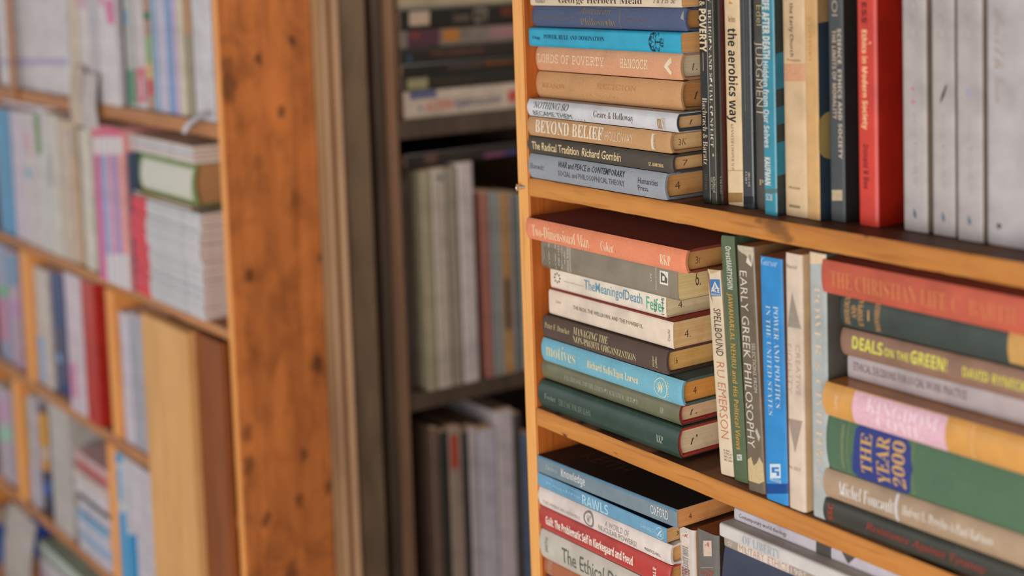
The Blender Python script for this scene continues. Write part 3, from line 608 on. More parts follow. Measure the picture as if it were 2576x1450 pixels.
b = C_['C5']; b.band(2153, 2387, .015, .975, (222, 178, 192), lift=.0002); b.text('KINGDOM', 2180, 2358, .52, .88, (236, 214, 222), 'serif', off=-.02); b.text('COME', 2205, 2320, .14, .48, (236, 214, 222), 'serif', off=-.02)
b.text('D.G. KINNAIRD', 2100, 2107, .3, .72, (236, 214, 176), 'serif', up=True, name='author_lettering'); b.band(2452, 2455, .02, .96, (226, 176, 118), 'jacket_crease')
b = C_['C4']; b.text('ETHICAL DECISIONS FOR SOCIAL WORK PRACTICE', 2148, 2432, .40, .76, (110, 98, 98), off=.004)
b = C_['C3']; b.text('DEALS', 2144, 2220, .34, .80, (212, 206, 92), 'bold', off=.01); b.text('ON THE', 2225, 2286, .36, .66, (208, 202, 92), 'bold'); b.text('GREEN!', 2291, 2383, .34, .80, (212, 206, 92), 'bold', off=.01); b.text('DAVID RYNECKI', 2422, 2590, .34, .68, (206, 198, 84), 'bold', name='author_lettering')
b = C_['C2']
for p, t, a, c in ((2124, 'IDEOLOGY', .12, .92), (2142, 'AND', .34, .70), (2158, 'UTOPIA', .15, .90), (2200, 'MANNHEIM', .10, .96)): b.text(t, p, p + 13, a, c, (196, 146, 92), 'serif', up=True)
b.band(2183, 2187, .36, .66, (190, 150, 96), 'gilt_rule'); b.band(2541, 2600, .1, .94, (196, 152, 88), 'gilt_label')
b = C_['C1']; b.text('THE CHRISTIAN LIFE', 2090, 2382, .24, .72, (204, 128, 80), 'serif', off=-.012); b.text('C  BARTH', 2395, 2556, .24, .72, (202, 122, 78), 'serif', off=-.015, name='author_lettering')

# ------------------------------------------------------------------ third-row books on the right
ST = 'lying books between the lower shelf and the bottom edge of the picture'
def G_(xl, yb, Y): return at(xl, yb, Y)
for kk, (label, xl, xr, yt, ybt, col, Y) in {
 'G1': ('narrow worn white paperback with red emblem standing beside the lower stack', 1707, 1747, 1324, 1450, (206, 196, 190), .012),
 'G2': ('worn dark grey paperback with a pale label standing next to the narrow white paperback', 1751, 1806, 1334, 1450, (108, 104, 100), .014)}.items():
    X0, X1 = at(xl, 1440, Y).x, at(xr, 1440, Y).x; zt = at((xl + xr) / 2, yt + 6, Y).z
    b = standing(label, X0 + .0005, X1, Y, .7604, zt, kind='paper', spine=col, board=(170, 120, 70) if kk == 'G1' else (60, 50, 44), page=(150, 98, 60), finish_='matte', wear=.6, D=.11, bulge=.0028, group='standing paperbacks on the lower shelf')
    if kk == 'G1':
        b.band(1341, 1372, .22, .74, (216, 202, 194)); b.text('M', 1343, 1352, .3, .68, (178, 82, 70), 'script', up=True, name='publisher_emblem')
        b.text('1600 EDITION', 1375, 1450, .28, .64, (150, 140, 134), 'serif'); b.text('SELF-HELP', 1430, 1490, .2, .7, (150, 90, 76), 'bold')
    else:
        b.band(1361, 1400, .36, .74, (206, 186, 168)); b.text('M', 1364, 1376, .44, .68, (178, 82, 70), 'script', up=True, name='publisher_emblem'); b.band(1428, 1429.5, .2, .8, (170, 160, 150), 'rule')
        b.text('1985', 1434, 1442, .44, .80, (168, 84, 62), 'bold', up=True); b.text('EDITION', 1444, 1453, .2, .9, (168, 84, 62), 'bold', up=True)
rows = [
 ('H5', 'grey cloth book under the navy book, below the picture edge', .2965, .515, .004, .8205, dict(spine=(110, 108, 104))),
 ('H4', 'thick navy blue book with white lettering at the bottom edge of the picture', None, 1812, 0, None, None),
]
z = .7604
b0 = lying('grey cloth book under the thick navy book, below the picture', .297, .51, .004, z, .8205, spine=(110, 108, 104), group=ST); z = .821
A = at(1812, 1400, 0.0); b = lying('thick navy blue book with white lettering at the bottom edge of the picture', A.x, A.x + .21, 0.0, z, .9350, spine=(56, 62, 84), finish_='jacket', kind='jacket', inner=(40, 40, 60), group=ST, bulge=.006); z = .9354
b.text('THEOLOGE', 1832, 1842, .28, .74, (226, 222, 220), 'boldital' if False else 'serif', up=True, name='author_lettering'); b.text('CHURCH', 1883, 2040, .30, .52, (226, 222, 220), 'serif')
A = at(1822, 1376, .004); b = lying('thin taupe paperback with a white title panel and a star, on the thick navy book', A.x, A.x + .20, .004, z, .9468, spine=(158, 144, 132), kind='paper', finish_='matte', group=ST); z = .9472
b.band(1857, 1985, .08, .74, (214, 196, 186)); b.text('MILITARY  ETHICS', 1860, 1981, .14, .70, (160, 134, 118), off=-.01); b.band(1827, 2120, .80, .90, (160, 74, 66), 'red_rule'); b.text('1985', 1990, 2030, .16, .66, (214, 196, 186))
ps = [(1836 + (6.5 if k % 2 == 0 else 2.8) * math.sin(k * math.pi / 5), .42 + (.30 if k % 2 == 0 else .12) * math.cos(k * math.pi / 5)) for k in range(10)]
b.poly(ps, (214, 198, 186), 'star'); b.poly([(1836 + (p - 1836) * .62, .42 + (v - .42) * .62) for p, v in ps], (158, 144, 132), 'star', .0003)
A = at(1810, 1347, -.004); b = lying('light grey paperback with pale blue serif title, protruding under the topmost lavender book', A.x, A.x + .215, -.004, z, .9600, spine=(206, 200, 198), board=(178, 168, 160), kind='paper', finish_='matte', bulge=.0022, group=ST); z = .9604
b.text('OF LIBERTY', 1868, 1962, .22, .80, (150, 166, 178), 'serif', off=-.02)
A = at(1847, 1316, .010); b = lying('lavender-grey paperback with a dark block and triangle, topmost of the lower right pile', A.x, A.x + .20, .010, z, .9715, spine=(188, 182, 192), kind='paper', finish_='matte', group=ST)
b.text('Contemporary world theology', 1859, 1979, .24, .72, (96, 88, 84), off=.004); b.band(2055, 2093, .02, .98, (74, 70, 66), 'dark_block'); b.poly([(2118, .98), (2156, .98), (2134, .2)], (80, 74, 70), 'triangle')
# ------------------------------------------------------------------ standing books, top row
SG = 'standing books on the top shelf of the right bookcase'
def row(spec):
    R = {}
    for q, (key, label, X0, X1, Y, zt, o) in enumerate(spec):
        if q + 1 < len(spec): X1 = min(X1, spec[q + 1][2] - .0004)
        R[key] = standing(label, X0, X1, Y, 1.2402, zt, group=SG, **o)
    return R
A_ = row([
 ('A1', 'narrow black book with white condensed capitals, touching the upper left stack', at(1766, 500, 0.018).x, at(1787.5, 500, 0.018).x, 0.018, 1.455, dict(kind='paper', spine=(36, 34, 32), page=(150, 110, 70), finish_='gloss', wear=.3)),
 ('A2', 'dark olive book with white serif capitals down its spine, in the top row', at(1788.5, 500, 0.018).x, at(1809, 500, 0.018).x, 0.018, 1.457, dict(kind='paper', spine=(62, 60, 50), page=(150, 110, 70), finish_='gloss', wear=.35)),
 ('A3', 'thin near-black book with a dark red edge left of the cream paperback', at(1810, 500, 0.021).x, at(1828.5, 500, 0.021).x, 0.021, 1.46, dict(spine=(42, 36, 32), board=(84, 32, 26), page=(150, 110, 70), finish_='matte')),
 ('A4', 'cream paperback with large black lower-case title in the top row', at(1829.5, 500, 0.026).x, at(1867.5, 500, 0.026).x, 0.026, 1.445, dict(kind='paper', spine=(222, 196, 158), board=(180, 130, 84), page=(180, 130, 84), finish_='matte', wear=.5)),
 ('A5', 'dark blue-grey creased paperback right of the cream one in the top row', at(1868.5, 500, 0.024).x, at(1895, 500, 0.024).x, 0.024, 1.45, dict(kind='paper', spine=(58, 62, 66), page=(150, 110, 70), finish_='gloss', wear=.6)),
 ('A6', 'dark grey book with tall thin white capitals, partly behind the teal book', at(1896.5, 500, 0.024).x, at(1944, 500, 0.024).x, 0.024, 1.455, dict(spine=(78, 74, 70), page=(150, 110, 70), finish_='matte')),
 ('A7', 'teal blue paperback with a dark picture cover and white title, protruding in the top row', .3458, .3607, .013, 1.452, dict(kind='paper', spine=(52, 140, 164), board=(22, 42, 46), page=(150, 110, 70), finish_='gloss', wear=.2)),
 ('A8', 'cream paperback with small dark title and a pinkish band, in the top row', .3612, .3866, .0225, 1.453, dict(kind='paper', spine=(214, 184, 146), board=(92, 62, 40), page=(160, 110, 70), finish_='matte', wear=.4)),
 ('A9', 'sandy yellow paperback whose blue side cover shows a yellow disc', .3870, .4010, .022, 1.458, dict(kind='paper', spine=(208, 166, 110), board=(36, 52, 66), page=(160, 110, 70), finish_='matte', wear=.3)),
 ('A10', 'grey-black paperback with two lines of small white title, left of the red book', .4055, .4215, .030, 1.44, dict(kind='paper', spine=(72, 76, 80), board=(38, 34, 30), page=(150, 110, 70), finish_='matte')),
 ('A11', 'plain black book set back in the shade left of the red book', .4225, .4335, .060, 1.44, dict(spine=(34, 32, 30), page=(120, 90, 60), finish_='matte')),
 ('A12', 'bright red book with cream title, left of the row of white volumes', .4352, .4555, .031, 1.462, dict(kind='paper', spine=(206, 62, 50), board=(168, 34, 20), page=(190, 150, 110), finish_='jacket', wear=.1, D=.16, bulge=.002)),
])
wb = dict(kind='paper', finish_='matte', wear=.1, D=.17, page=(196, 172, 140), spine=(176, 168, 168), board=(150, 132, 114))  # board tone holds the shadow on the side covers
wr = row([
 ('A13', 'white paperback volume directly right of the red book', .4750, .4985, .039, 1.4665, dict(wb)),
 ('A14', 'white paperback volume with a small dark bird mark, second after the red book', .5030, .5245, .040, 1.4665, dict(wb)),
 ('A15', 'white paperback volume, third after the red book, beside the biggest white one', .5290, .5525, .037, 1.4665, dict(wb)),
 ('A16', 'big white volume at the right edge of the picture in the top row', .5560, .5990, .038, 1.47, dict(wb, spine=(180, 175, 178)))])
A_.update(wr)
b = A_['A1']; b.text('POVERTY', 22, 130, .12, .92, (214, 196, 166), 'bold', off=.015); b.text('&', 2, 15, .2, .8, (210, 196, 172), 'serif'); b.text('Bachrach & Baratz', 246, 414, .30, .82, (206, 190, 164), 'serif', off=-.02, name='author_lettering'); b.text('OXFORD', 438, 478, .4, .7, (92, 84, 76), 'serif', off=-.02, name='publisher_lettering')
b.band(132, 178, .45, .52, (170, 160, 140), 'scratch')
b = A_['A2']; b.text('PARTY · RELIGION AND SOCIAL CONFLICT', -60, 370, .18, .70, (222, 212, 190), 'serif', off=-.015); b.text('Oxford', 445, 484, .5, .85, (206, 196, 170), name='publisher_lettering'); b.text('GB 277', 446, 478, .15, .42, (180, 170, 146), name='publisher_lettering'); b.poly([(385, .5), (392, .75), (394, .45)], (210, 200, 170), 'chip')
b = A_['A3']; b.text('VIKING', 443, 488, .3, .75, (150, 140, 122), 'serif', off=-.01, name='publisher_lettering')
b = A_['A4']; b.text('the aerobics way', 71, 308, .08, .84, (30, 34, 36), 'bold', off=.0); b.poly([(2, .4), (10, .65), (10, .35)], (206, 130, 60), 'orange_emblem'); b.text('New Patterns', 40, 56, .3, .75, (168, 120, 88), up=True); b.text('KENNETH COOPER M.D.', 312, 430, .34, .52, (120, 104, 82), 'serif', off=-.015, name='author_lettering'); b.band(485, 509, .02, .98, (158, 120, 70), 'worn_foot'); b.band(428, 430, .0, 1, (190, 150, 100), 'crease')
b = A_['A5']; b.text('ISBN 0 14 02', 434, 470, .55, .75, (200, 196, 186), name='isbn_lettering'); b.text('0 4 220 9', 432, 462, .3, .48, (200, 196, 186), name='isbn_lettering'); b.band(494, 514, .02, .98, (26, 32, 38), 'dark_foot'); b.band(0, 280, .38, .44, (104, 104, 100), 'crease'); b.band(0, 280, .66, .70, (92, 92, 88), 'crease')
b = A_['A6']; b.text('Edel', 13, 64, .30, .62, (176, 172, 110), off=-.01, name='author_lettering'); b.text('JUDGMENT', 105, 292, .06, .62, (206, 190, 168), off=-.015); b.text('P', 452, 466, .3, .55, (180, 160, 130), 'serif', up=True, name='publisher_emblem')
b = A_['A7']; b.text('LIFE AFTER DEATH', -10, 148, .14, .70, (206, 206, 200), 'bold', off=.02); b.text('Hidden from Our Selves', 154, 372, .12, .58, (196, 202, 198), 'bold', off=.01); b.text('KAUFMAN', 396, 466, .12, .6, (206, 208, 204), 'bold', off=.02, name='author_lettering'); b.text('SCM', 488, 505, .2, .7, (196, 200, 196), 'bold', up=True, name='publisher_lettering'); b.band(475, 486, .0, 1, (84, 112, 112), 'grey_band')
for y0, y1, cc in ((.075, .105, (36, 110, 134)), (.12, .135, (30, 96, 116)), (.15, .178, (34, 116, 140))): b.side([(y0, .001), (y1, .001), (y1 - .006, .05), (y0 - .008, .06)], cc)
b = A_['A8']; b.text('the Early Church', 8, 143, .30, .52, (74, 66, 56), 'bold', off=-.01); b.band(160, 205, .02, .98, (204, 152, 118), 'pink_band'); b.text('Penguin', 148, 156, .2, .8, (170, 120, 80), 'serif', up=True, name='publisher_lettering'); b.text('PELICAN', 470, 476, .2, .7, (150, 110, 84), 'bold', up=True, name='publisher_lettering'); b.text('ORIGINS', 516, 523, .2, .7, (96, 76, 62), 'bold', up=True, name='publisher_lettering')
b = A_['A9']; b.text('A HISTORY', 40, 158, .34, .56, (186, 138, 82), 'serif', off=-.02)
def disc(B, u, y, r, col, n=26):
    B.side([(u + r * math.cos(2 * math.pi * i / n), max(.0006, y + r * math.sin(2 * math.pi * i / n))) for i in range(n)], col)
disc(b, .148, .016, .020, (150, 128, 78)); b.side([(.0, .001), (.055, .001), (.05, .06), (0, .06)], (150, 120, 80)); disc(b, .078, .03, .012, (140, 122, 84))
b = A_['A10']; b.text('SCIENCE, ETHICS AND SOCIETY', 72, 400, .62, .90, (198, 184, 166), 'bold'); b.text('THE LIMITS OF MORALITY', 76, 300, .30, .56, (186, 168, 150), 'bold'); disc_ = b.band(478, 505, .14, .86, (186, 168, 140), 'publisher_label'); b.text('Ol', 0, 40, .3, .7, (170, 156, 140))
b = A_['A12']; b.text('Ethics in Modern Society', 75, 326, .22, .58, (238, 190, 146), 'bold', off=.012); b.text('ESS', 6, 58, .30, .56, (92, 32, 34), 'bold'); b.text('Donald B Bee', 364, 476, .30, .58, (122, 36, 34), 'bold', name='author_lettering'); b.poly([(104, .72), (108, .78), (112, .72), (108, .66)], (240, 180, 130), 'dot')
b.sidetext('Ethics', .0, .024, .05, .14, (196, 138, 84), 'bold')
for key, n in (('A13', 0), ('A14', 1), ('A15', 2)):
    b = A_[key]; ox = n * 9
    b.text('OXO', 0 + n, 100 + n, .3, .66, (170, 160, 160), off=-.02, name='faint_title'); b.text('HISTORY', 285 + n * 4, 470 + ox, .42, .60, (172, 162, 160), off=-.015, name='faint_title')
    b.poly([(522 + ox, .45), (540 + ox, .58), (552 + ox, .52), (540 + ox, .42)], (92, 110, 126), 'publisher_emblem')
    if n == 1: b.poly([(212, .66), (216, .70), (240, .58), (262, .38), (250, .40), (235, .48)], (58, 52, 52), 'bird_mark')
    if n == 0: b.poly([(218, .46), (224, .54), (230, .46), (224, .38)], (190, 120, 146), 'pink_mark'); b.poly([(250, .46), (257, .54), (263, .46), (257, .38)], (190, 120, 146), 'pink_mark')
    if n == 2: b.poly([(220, .4), (225, .6), (248, .55), (240, .35)], (158, 156, 176), 'blue_mark')
b = A_['A16']; b.text('Faith', 20, 175, .16, .36, (166, 150, 146), 'script', name='faint_title'); b.text('Reason', 190, 260, .16, .36, (170, 156, 150), 'script', name='faint_title'); b.poly([(560, .25), (570, .31), (578, .25), (568, .19)], (96, 72, 60), 'publisher_emblem')
# ------------------------------------------------------------------ standing books, middle row
SG = 'standing books on the middle shelf of the right bookcase'
def vrow(key, label, bl, br, tl, Y, leanx, o):
    X0, X1 = at(bl[0], bl[1], Y).x, at(br[0], br[1], Y).x; zb = shelf_z(X0) + .0006; T = at(tl[0], tl[1], Y)
    lean = math.atan2(X0 - T.x, T.z - zb) if leanx is None else leanx
    return standing(label, X0, X0 + (X1 - X0) * math.cos(lean) - .0004, Y, zb, T.z, lean=lean, group=SG, **o)
B1 = vrow('B1', 'battered narrow paperback with a torn top and blue logo, leaning on the middle stack', (1811, 1173), (1845, 1179), (1777, 677), .012, None, dict(kind='paper', spine=(218, 200, 172), board=(200, 176, 140), page=(186, 140, 92), finish_='matte', wear=.6, D=.11))
B2 = vrow('B2', 'tall green book with yellow and white lettering, leaning beside the torn paperback', (1845, 1188), (1881, 1197), (1811, 592), .010, None, dict(kind='hard', spine=(88, 104, 76), board=(74, 88, 64), page=(170, 130, 90), finish_='jacket', D=.13, bulge=.0008))
B3 = vrow('B3', 'grey-brown tattered book with white capitals and torn clear tape at head and foot', (1881, 1213), (1924, 1223), (1852, 616), .004, None, dict(kind='paper', spine=(112, 98, 82), board=(150, 110, 76), page=(188, 132, 90), finish_='gloss', wear=.4, D=.13, page_in=.001))
B4 = vrow('B4', 'bright blue paperback with white serif title and a dark blue foot', (1926, 1235), (1982, 1247), (1903, 642), .001, .012, dict(kind='paper', spine=(44, 136, 204), board=(110, 76, 60), page=(172, 116, 84), finish_='matte', wear=.15, D=.14))
B5 = vrow('B5', 'cream paperback with grey triangles, between the bright blue and the pale blue books', (1983, 1250), (2026, 1261), (1969, 634), .002, 0, dict(kind='paper', spine=(214, 194, 176), board=(196, 160, 120), page=(206, 160, 116), finish_='matte', wear=.35, D=.12, bulge=.002))
B6 = vrow('B6', 'pale grey-blue book with faint peach capitals, hidden partly by the right-hand stack', (2044, 1268), (2086, 1276), (2031, 632), .004, 0, dict(kind='paper', spine=(172, 178, 178), board=(96, 92, 84), page=(150, 110, 80), finish_='matte', wear=.2, D=.14))
b = B1; b.band(703, 746, .22, .95, (66, 116, 172), 'publisher_label'); b.poly([(728, .34), (708, .6), (728, .88), (724, .66), (712, .6), (724, .54)], (226, 220, 206), 'publisher_emblem', .0003); b.text('ACE', 724, 736, .28, .90, (230, 224, 210), 'bold', up=True, name='publisher_lettering'); b.text('FANTASY', 739, 745, .26, .92, (224, 218, 204), up=True, name='publisher_lettering')
b.text('SPELLBOUND', 777, 896, .34, .88, (84, 58, 42), off=.0); b.text('RU EMERSON', 912, 1104, .30, .88, (196, 112, 78), 'sans', off=-.015, name='author_lettering')
for k, t in enumerate(('0-441-', '77792-8', '395 US', '495 CAN')): b.text(t, 1132 + k * 8, 1138 + k * 8, .4, .96, (120, 100, 80), up=True, name='isbn_lettering')
b.poly([(678, .02), (700, .06), (745, .16), (760, .34), (735, .22), (690, .2)], (150, 108, 72), 'torn_patch'); b.poly([(676, .2), (680, .6), (678, .98), (686, .7), (690, .3)], (196, 168, 130), 'torn_patch')
b = B2; b.text('OrestMARTYSHIN', 620, 728, .36, .74, (214, 214, 200), 'bold', off=-.01, name='author_lettering'); b.text('JAWAHARLAL NEHRU and His Political Views', 738, 1132, .26, .70, (196, 150, 72), 'bold', off=-.005); b.band(1144, 1159, .34, .70, (196, 200, 188), 'publisher_label'); b.text('NC', 1147, 1156, .4, .64, (88, 104, 76), up=True, name='publisher_emblem')
b = B3; WW = (226, 220, 206); b.text('EARLY GREEK PHILOSOPHY', 682, 1126, .14, .56, WW, off=-.012); b.text('SELECTIONS FROM', 864, 988, .66, .86, (206, 196, 178), off=-.008)
b.poly([(614, .05), (614, .95), (640, .98), (668, .9), (650, .7), (640, .5), (636, .3), (628, .1)], (190, 178, 158), 'torn_tape'); b.poly([(636, .7), (660, .55), (672, .85), (650, .95)], (214, 206, 190), 'torn_tape')
b.poly([(1158, .05), (1150, .3), (1172, .42), (1166, .62), (1150, .8), (1168, .96), (1212, .98), (1218, .7), (1214, .4), (1208, .02)], (198, 176, 134), 'worn_foot'); b.poly([(1085, .6), (1078, .72), (1100, .9), (1112, .8), (1096, .7)], (186, 180, 166), 'torn_tape')
b = B4; b.text('Garson', 651, 670, .08, .84, (182, 214, 232), 'serifital', off=-.02, up=True, name='author_lettering'); b.text('POWER AND POLITICS', 771, 1027, .58, .80, (196, 214, 226), 'serif', off=-.02); b.text('IN THE UNITED STATES', 769, 1045, .24, .44, (190, 210, 224), 'serif', off=-.02)
b.band(1168, 1204, .24, .72, (206, 220, 228), 'publisher_label'); b.poly([(1176, .32), (1176, .66), (1181, .66), (1181, .46), (1186, .46), (1186, .66), (1198, .66), (1198, .54), (1190, .54), (1190, .32)], (48, 120, 186), 'publisher_emblem', .0003); b.text('HEATH', 1204, 1213, .22, .74, (200, 214, 224), 'serif', up=True, name='publisher_lettering'); b.band(1217, 1242, .003, .997, (20, 72, 140), 'dark_foot')
b = B5; b.text('Marcel', 666, 676, .10, .72, (140, 118, 100), 'serif', up=True, off=-.015, name='author_lettering'); b.poly([(736, .42), (822, .12), (828, .92)], (150, 138, 126), 'triangle'); b.poly([(1052, .05), (1060, .92), (1140, .46)], (160, 142, 130), 'triangle')
b.text('CREATIVE', 868, 997, .58, .84, (168, 152, 138), off=-.015); b.text('FIDELITY', 866, 990, .08, .34, (178, 158, 144), off=-.015); b.text('N-257', 1175, 1183, .08, .78, (150, 136, 124), up=True, name='publisher_lettering')
b = B6; b.text('POWER & CIVILITY', 722, 1160, .30, .68, (214, 188, 164), 'serif', off=-.02); b.band(633, 664, .01, .99, (218, 192, 160), 'peach_head'); b.text('FREAR', 1100, 1230, .3, .6, (200, 180, 160), 'serif', off=-.02, name='author_lettering')
# ------------------------------------------------------------------ contents of the left bookcase
def lrow(zs, name, cat, group, items, Dd=.16):
    """(label, xl, xr, yfoot, ytop, Y, spine, opts): standing things on a left shelf, edges read at the foot"""
    R = []; last = -9
    for label, xl, xr, yb, yt, Y, col, o in items:
        X0, X1 = max(at(xl, yb, Y).x + .0006, last + .0005), at(xr, yb, Y).x - .0006
        for dz, d0, d1 in DIV:
            if abs(dz - zs) < .01 and X0 < d1 + .0006 and X1 > d0 - .0006:
                if X0 + X1 > d0 + d1: X0 = d1 + .0008
                else: X1 = d0 - .0008
        X1 = max(X1, X0 + .004); last = X1
        zt = min(at((xl + xr) / 2, yt, Y).z, {1.240: 1.475, .940: 1.2135, .663: .9195, .392: .6385, .12: .3695}[zs]); o = dict(o); nm = o.pop('name', name); ct = o.pop('cat', cat)
        a = dict(kind='paper', spine=col, page=(206, 196, 186), finish_='jacket', wear=.1, D=Dd); a.update(o)
        R.append(standing(label, X0, X1, Y, zs + .0004, zt, name=nm, cat=ct, group=group, **a))
    return R
Z1, Z2, Z3, Z4 = 1.240, .940, .663, .392
g1 = 'magazines and folders on the top shelf of the left bookcase'
WH = (206, 198, 202)
L1 = lrow(Z1, 'magazine', 'magazine', g1, [
 ('big white folder with a faint violet line of print behind the thin batten', 1, 181, 236, -40, .012, (204, 198, 204), dict(name='folder', cat='folder', D=.2)),
 ('cream booklet standing right of the big white folder', 185, 203, 245, -30, .004, (208, 190, 168), {}),
 ('white magazine with a rosy top, third from the dark book on the top left shelf', 206, 232, 252, -35, .004, (208, 198, 200), {}),
 ('grey-white magazine standing just left of the wide white one on the top left shelf', 233, 252, 256, -35, .003, (186, 180, 188), {}),
 ('wide white magazine with pink spots at its top, left of the dark book', 254, 302, 260, -35, .001, (208, 200, 206), {}),
 ('dark brown-black book standing among the white magazines on the top left shelf', 304, 321, 256, -30, .010, (66, 56, 54), dict(name='book', cat='book')),
 ('grey-white booklet with a green foot, right of the dark book', 322, 343, 262, -20, .010, (178, 178, 176), {}),
 ('white booklet with a pink foot on the top left shelf', 345, 371, 265, -20, .010, (200, 190, 194), {}),
 ('multicoloured booklet of red, green and yellow on the top left shelf', 372, 388, 268, -20, .010, (170, 130, 110), {}),
 ('light blue booklet right of the multicoloured one', 389, 401, 269, -20, .010, (130, 168, 196), {}),
 ('wide lavender-white magazine between two blue spines on the top left shelf', 402, 426, 271, -20, .010, (186, 182, 206), {}),
 ('blue spined magazine right of the lavender-white one', 427, 440, 272, -20, .010, (112, 150, 198), {}),
 ('pale violet magazine on the top left shelf', 441, 454, 273, -20, .010, (188, 168, 200), {}),
 ('cream magazine standing left of the olive-grey book', 455, 469, 274, -20, .010, (206, 196, 174), {}),
 ('olive-grey book with a brown head, near the right end of the top left shelf', 470, 491, 275, -20, .012, (150, 138, 116), dict(name='book', cat='book')),
 ('white magazine at the right end of the top left shelf, against the panel', 493, 541, 284, -20, .004, (200, 196, 204), {})])
b = L1[0]; b.band(148, 163, .03, .97, (168, 158, 196), 'line_of_print')
b = L1[2]; b.band(-35, 22, .05, .95, (202, 168, 186), 'pink_head')
b = L1[4]; b.poly([(0, .5), (60, .6), (62, .95), (0, .95)], (206, 120, 160), 'pink_mark'); b.poly([(-10, .2), (15, .2), (12, .4), (-10, .4)], (206, 130, 168), 'pink_mark')
b = L1[6]; b.band(175, 262, .02, .98, (92, 140, 116), 'green_foot'); b.band(25, 60, .1, .6, (120, 160, 190), 'blue_mark')
b = L1[7]; b.band(170, 258, .04, .96, (200, 116, 128), 'pink_foot'); b.band(195, 245, .4, .96, (216, 168, 180), 'pale_panel')
b = L1[8]; b.band(30, 50, .02, .98, (52, 110, 76), 'green_mark'); b.band(90, 160, .02, .98, (140, 168, 116), 'green_mark'); b.band(200, 240, .02, .98, (196, 70, 76), 'red_mark'); b.band(160, 200, .1, .98, (206, 168, 110), 'yellow_mark')
b = L1[14]; b.band(-20, 85, .02, .98, (176, 136, 104), 'brown_head')
# papers sliding over the shelf edge
def sheet(name, label, P, col, th=.0035, cat='paper', grp=None):
    bm = bmesh.new(); n = len(P)
    a = [bm.verts.new((p.x, p.y, p.z)) for p in P]; c = [bm.verts.new((p.x + .001, p.y - th, p.z)) for p in P]
    bm.faces.new(a); bm.faces.new(c[::-1])
    for i in range(n): bm.faces.new((a[i], a[(i + 1) % n], c[(i + 1) % n], c[i]))
    o = finish(name, bm, cover_mat(col, 'matte', .1), None, ang=20); return tag(o, label, cat, grp)
def hang(label, X0, X1, zt, zb, col, bow=.006, name='paper_sheet', slant=0.0, Y=-.003):
    bm = bmesh.new(); n = 8; rows = []
    for i in range(n + 1):
        t = i / n; z = zt + (zb - zt) * t; y = Y - bow * math.sin(t * math.pi * .8); dx = slant * t
        rows.append([bm.verts.new((X0 + dx, y, z)), bm.verts.new((X1 + dx - abs(slant) * .3 * t, y - .001, z)), bm.verts.new((X1 + dx - abs(slant) * .3 * t, y - .003, z)), bm.verts.new((X0 + dx, y - .002, z))])
    for a, c in zip(rows, rows[1:]):
        for k in range(4): bm.faces.new((a[k], a[(k + 1) % 4], c[(k + 1) % 4], c[k]))
    bm.faces.new(rows[0]); bm.faces.new(rows[-1][::-1])
    return tag(finish(name, bm, cover_mat(col, 'matte', .1), None), label, 'paper')
hang('crumpled beige paper hanging over the upper left shelf edge, left sheet of the pair', at(184, 260, -.005).x, at(214, 260, -.005).x, 1.30, at(200, 316, -.01).z, (196, 178, 162), .006)
hang('crumpled whitish paper hanging over the upper left shelf edge, right sheet of the pair', at(216, 265, -.005).x, at(250, 265, -.005).x, 1.29, at(230, 332, -.01).z, (196, 186, 186), .006)
hang('white paper strip dangling diagonally over the shelf edge beside the wide orange panel', at(505, 280, -.005).x, at(527, 280, -.005).x, 1.255, at(480, 343, -.02).z, (200, 196, 206), .012, slant=-.055)
g2 = 'books standing on the second shelf of the left bookcase'
L2 = lrow(Z2, 'book', 'book', g2, [
 ('bright blue book at the left edge of the second shelf', 2, 40, 583, 277, .006, (60, 140, 188), {}),
 ('whitish-pink book right of the bright blue one', 42, 70, 596, 284, .006, (196, 182, 198), {}),
 ('white book with pink and blue spots on the second left shelf', 71, 103, 612, 286, .004, (196, 186, 190), {}),
 ('white book with a green spine top on the second left shelf', 104, 132, 622, 284, .004, (196, 192, 194), {}),
 ('off-white book with a grey mark, middle of the second left shelf', 134, 160, 640, 292, .003, (200, 194, 186), {}),
 ('beige book of printed lines on the second left shelf', 162, 192, 645, 306, .004, (194, 174, 158), {}),
 ('tan book standing left of the narrow grey-green book', 194, 207, 646, 306, .006, (196, 164, 136), {}),
 ('narrow grey-green book on the second left shelf', 208, 214, 648, 322, .012, (116, 128, 124), {}),
 ('cream white book just left of the pink magazines', 216, 242, 656, 330, .004, (204, 196, 184), {}),
])
b = L2[0]; b.poly([(300, .05), (330, .2), (360, .05)], (170, 190, 210), 'pale_mark')
b = L2[2]; b.poly([(320, .3), (350, .6), (400, .6), (370, .3)], (206, 150, 170), 'pink_mark'); b.poly([(418, .2), (430, .5), (445, .6), (450, .25)], (90, 170, 206), 'blue_mark')
b = L2[3]; b.band(284, 388, .1, .55, (104, 136, 76), 'green_head')
b = L2[4]; b.band(392, 470, .1, .4, (150, 156, 160), 'grey_mark')
b = L2[6]; b.band(325, 390, .1, .6, (140, 152, 160), 'grey_mark')
A, B = at(2, 272, .004), at(108, 286, .004); zz = max(L2[i].M.translation.z for i in range(4)) + .0006
lying('flat white box lying on top of the standing books at the left edge', A.x, B.x, .004, zz, min(zz + .012, 1.2140), kind='paper', spine=(206, 196, 204), page=(200, 190, 196), finish_='matte', name='box', cat='box', D=.12)
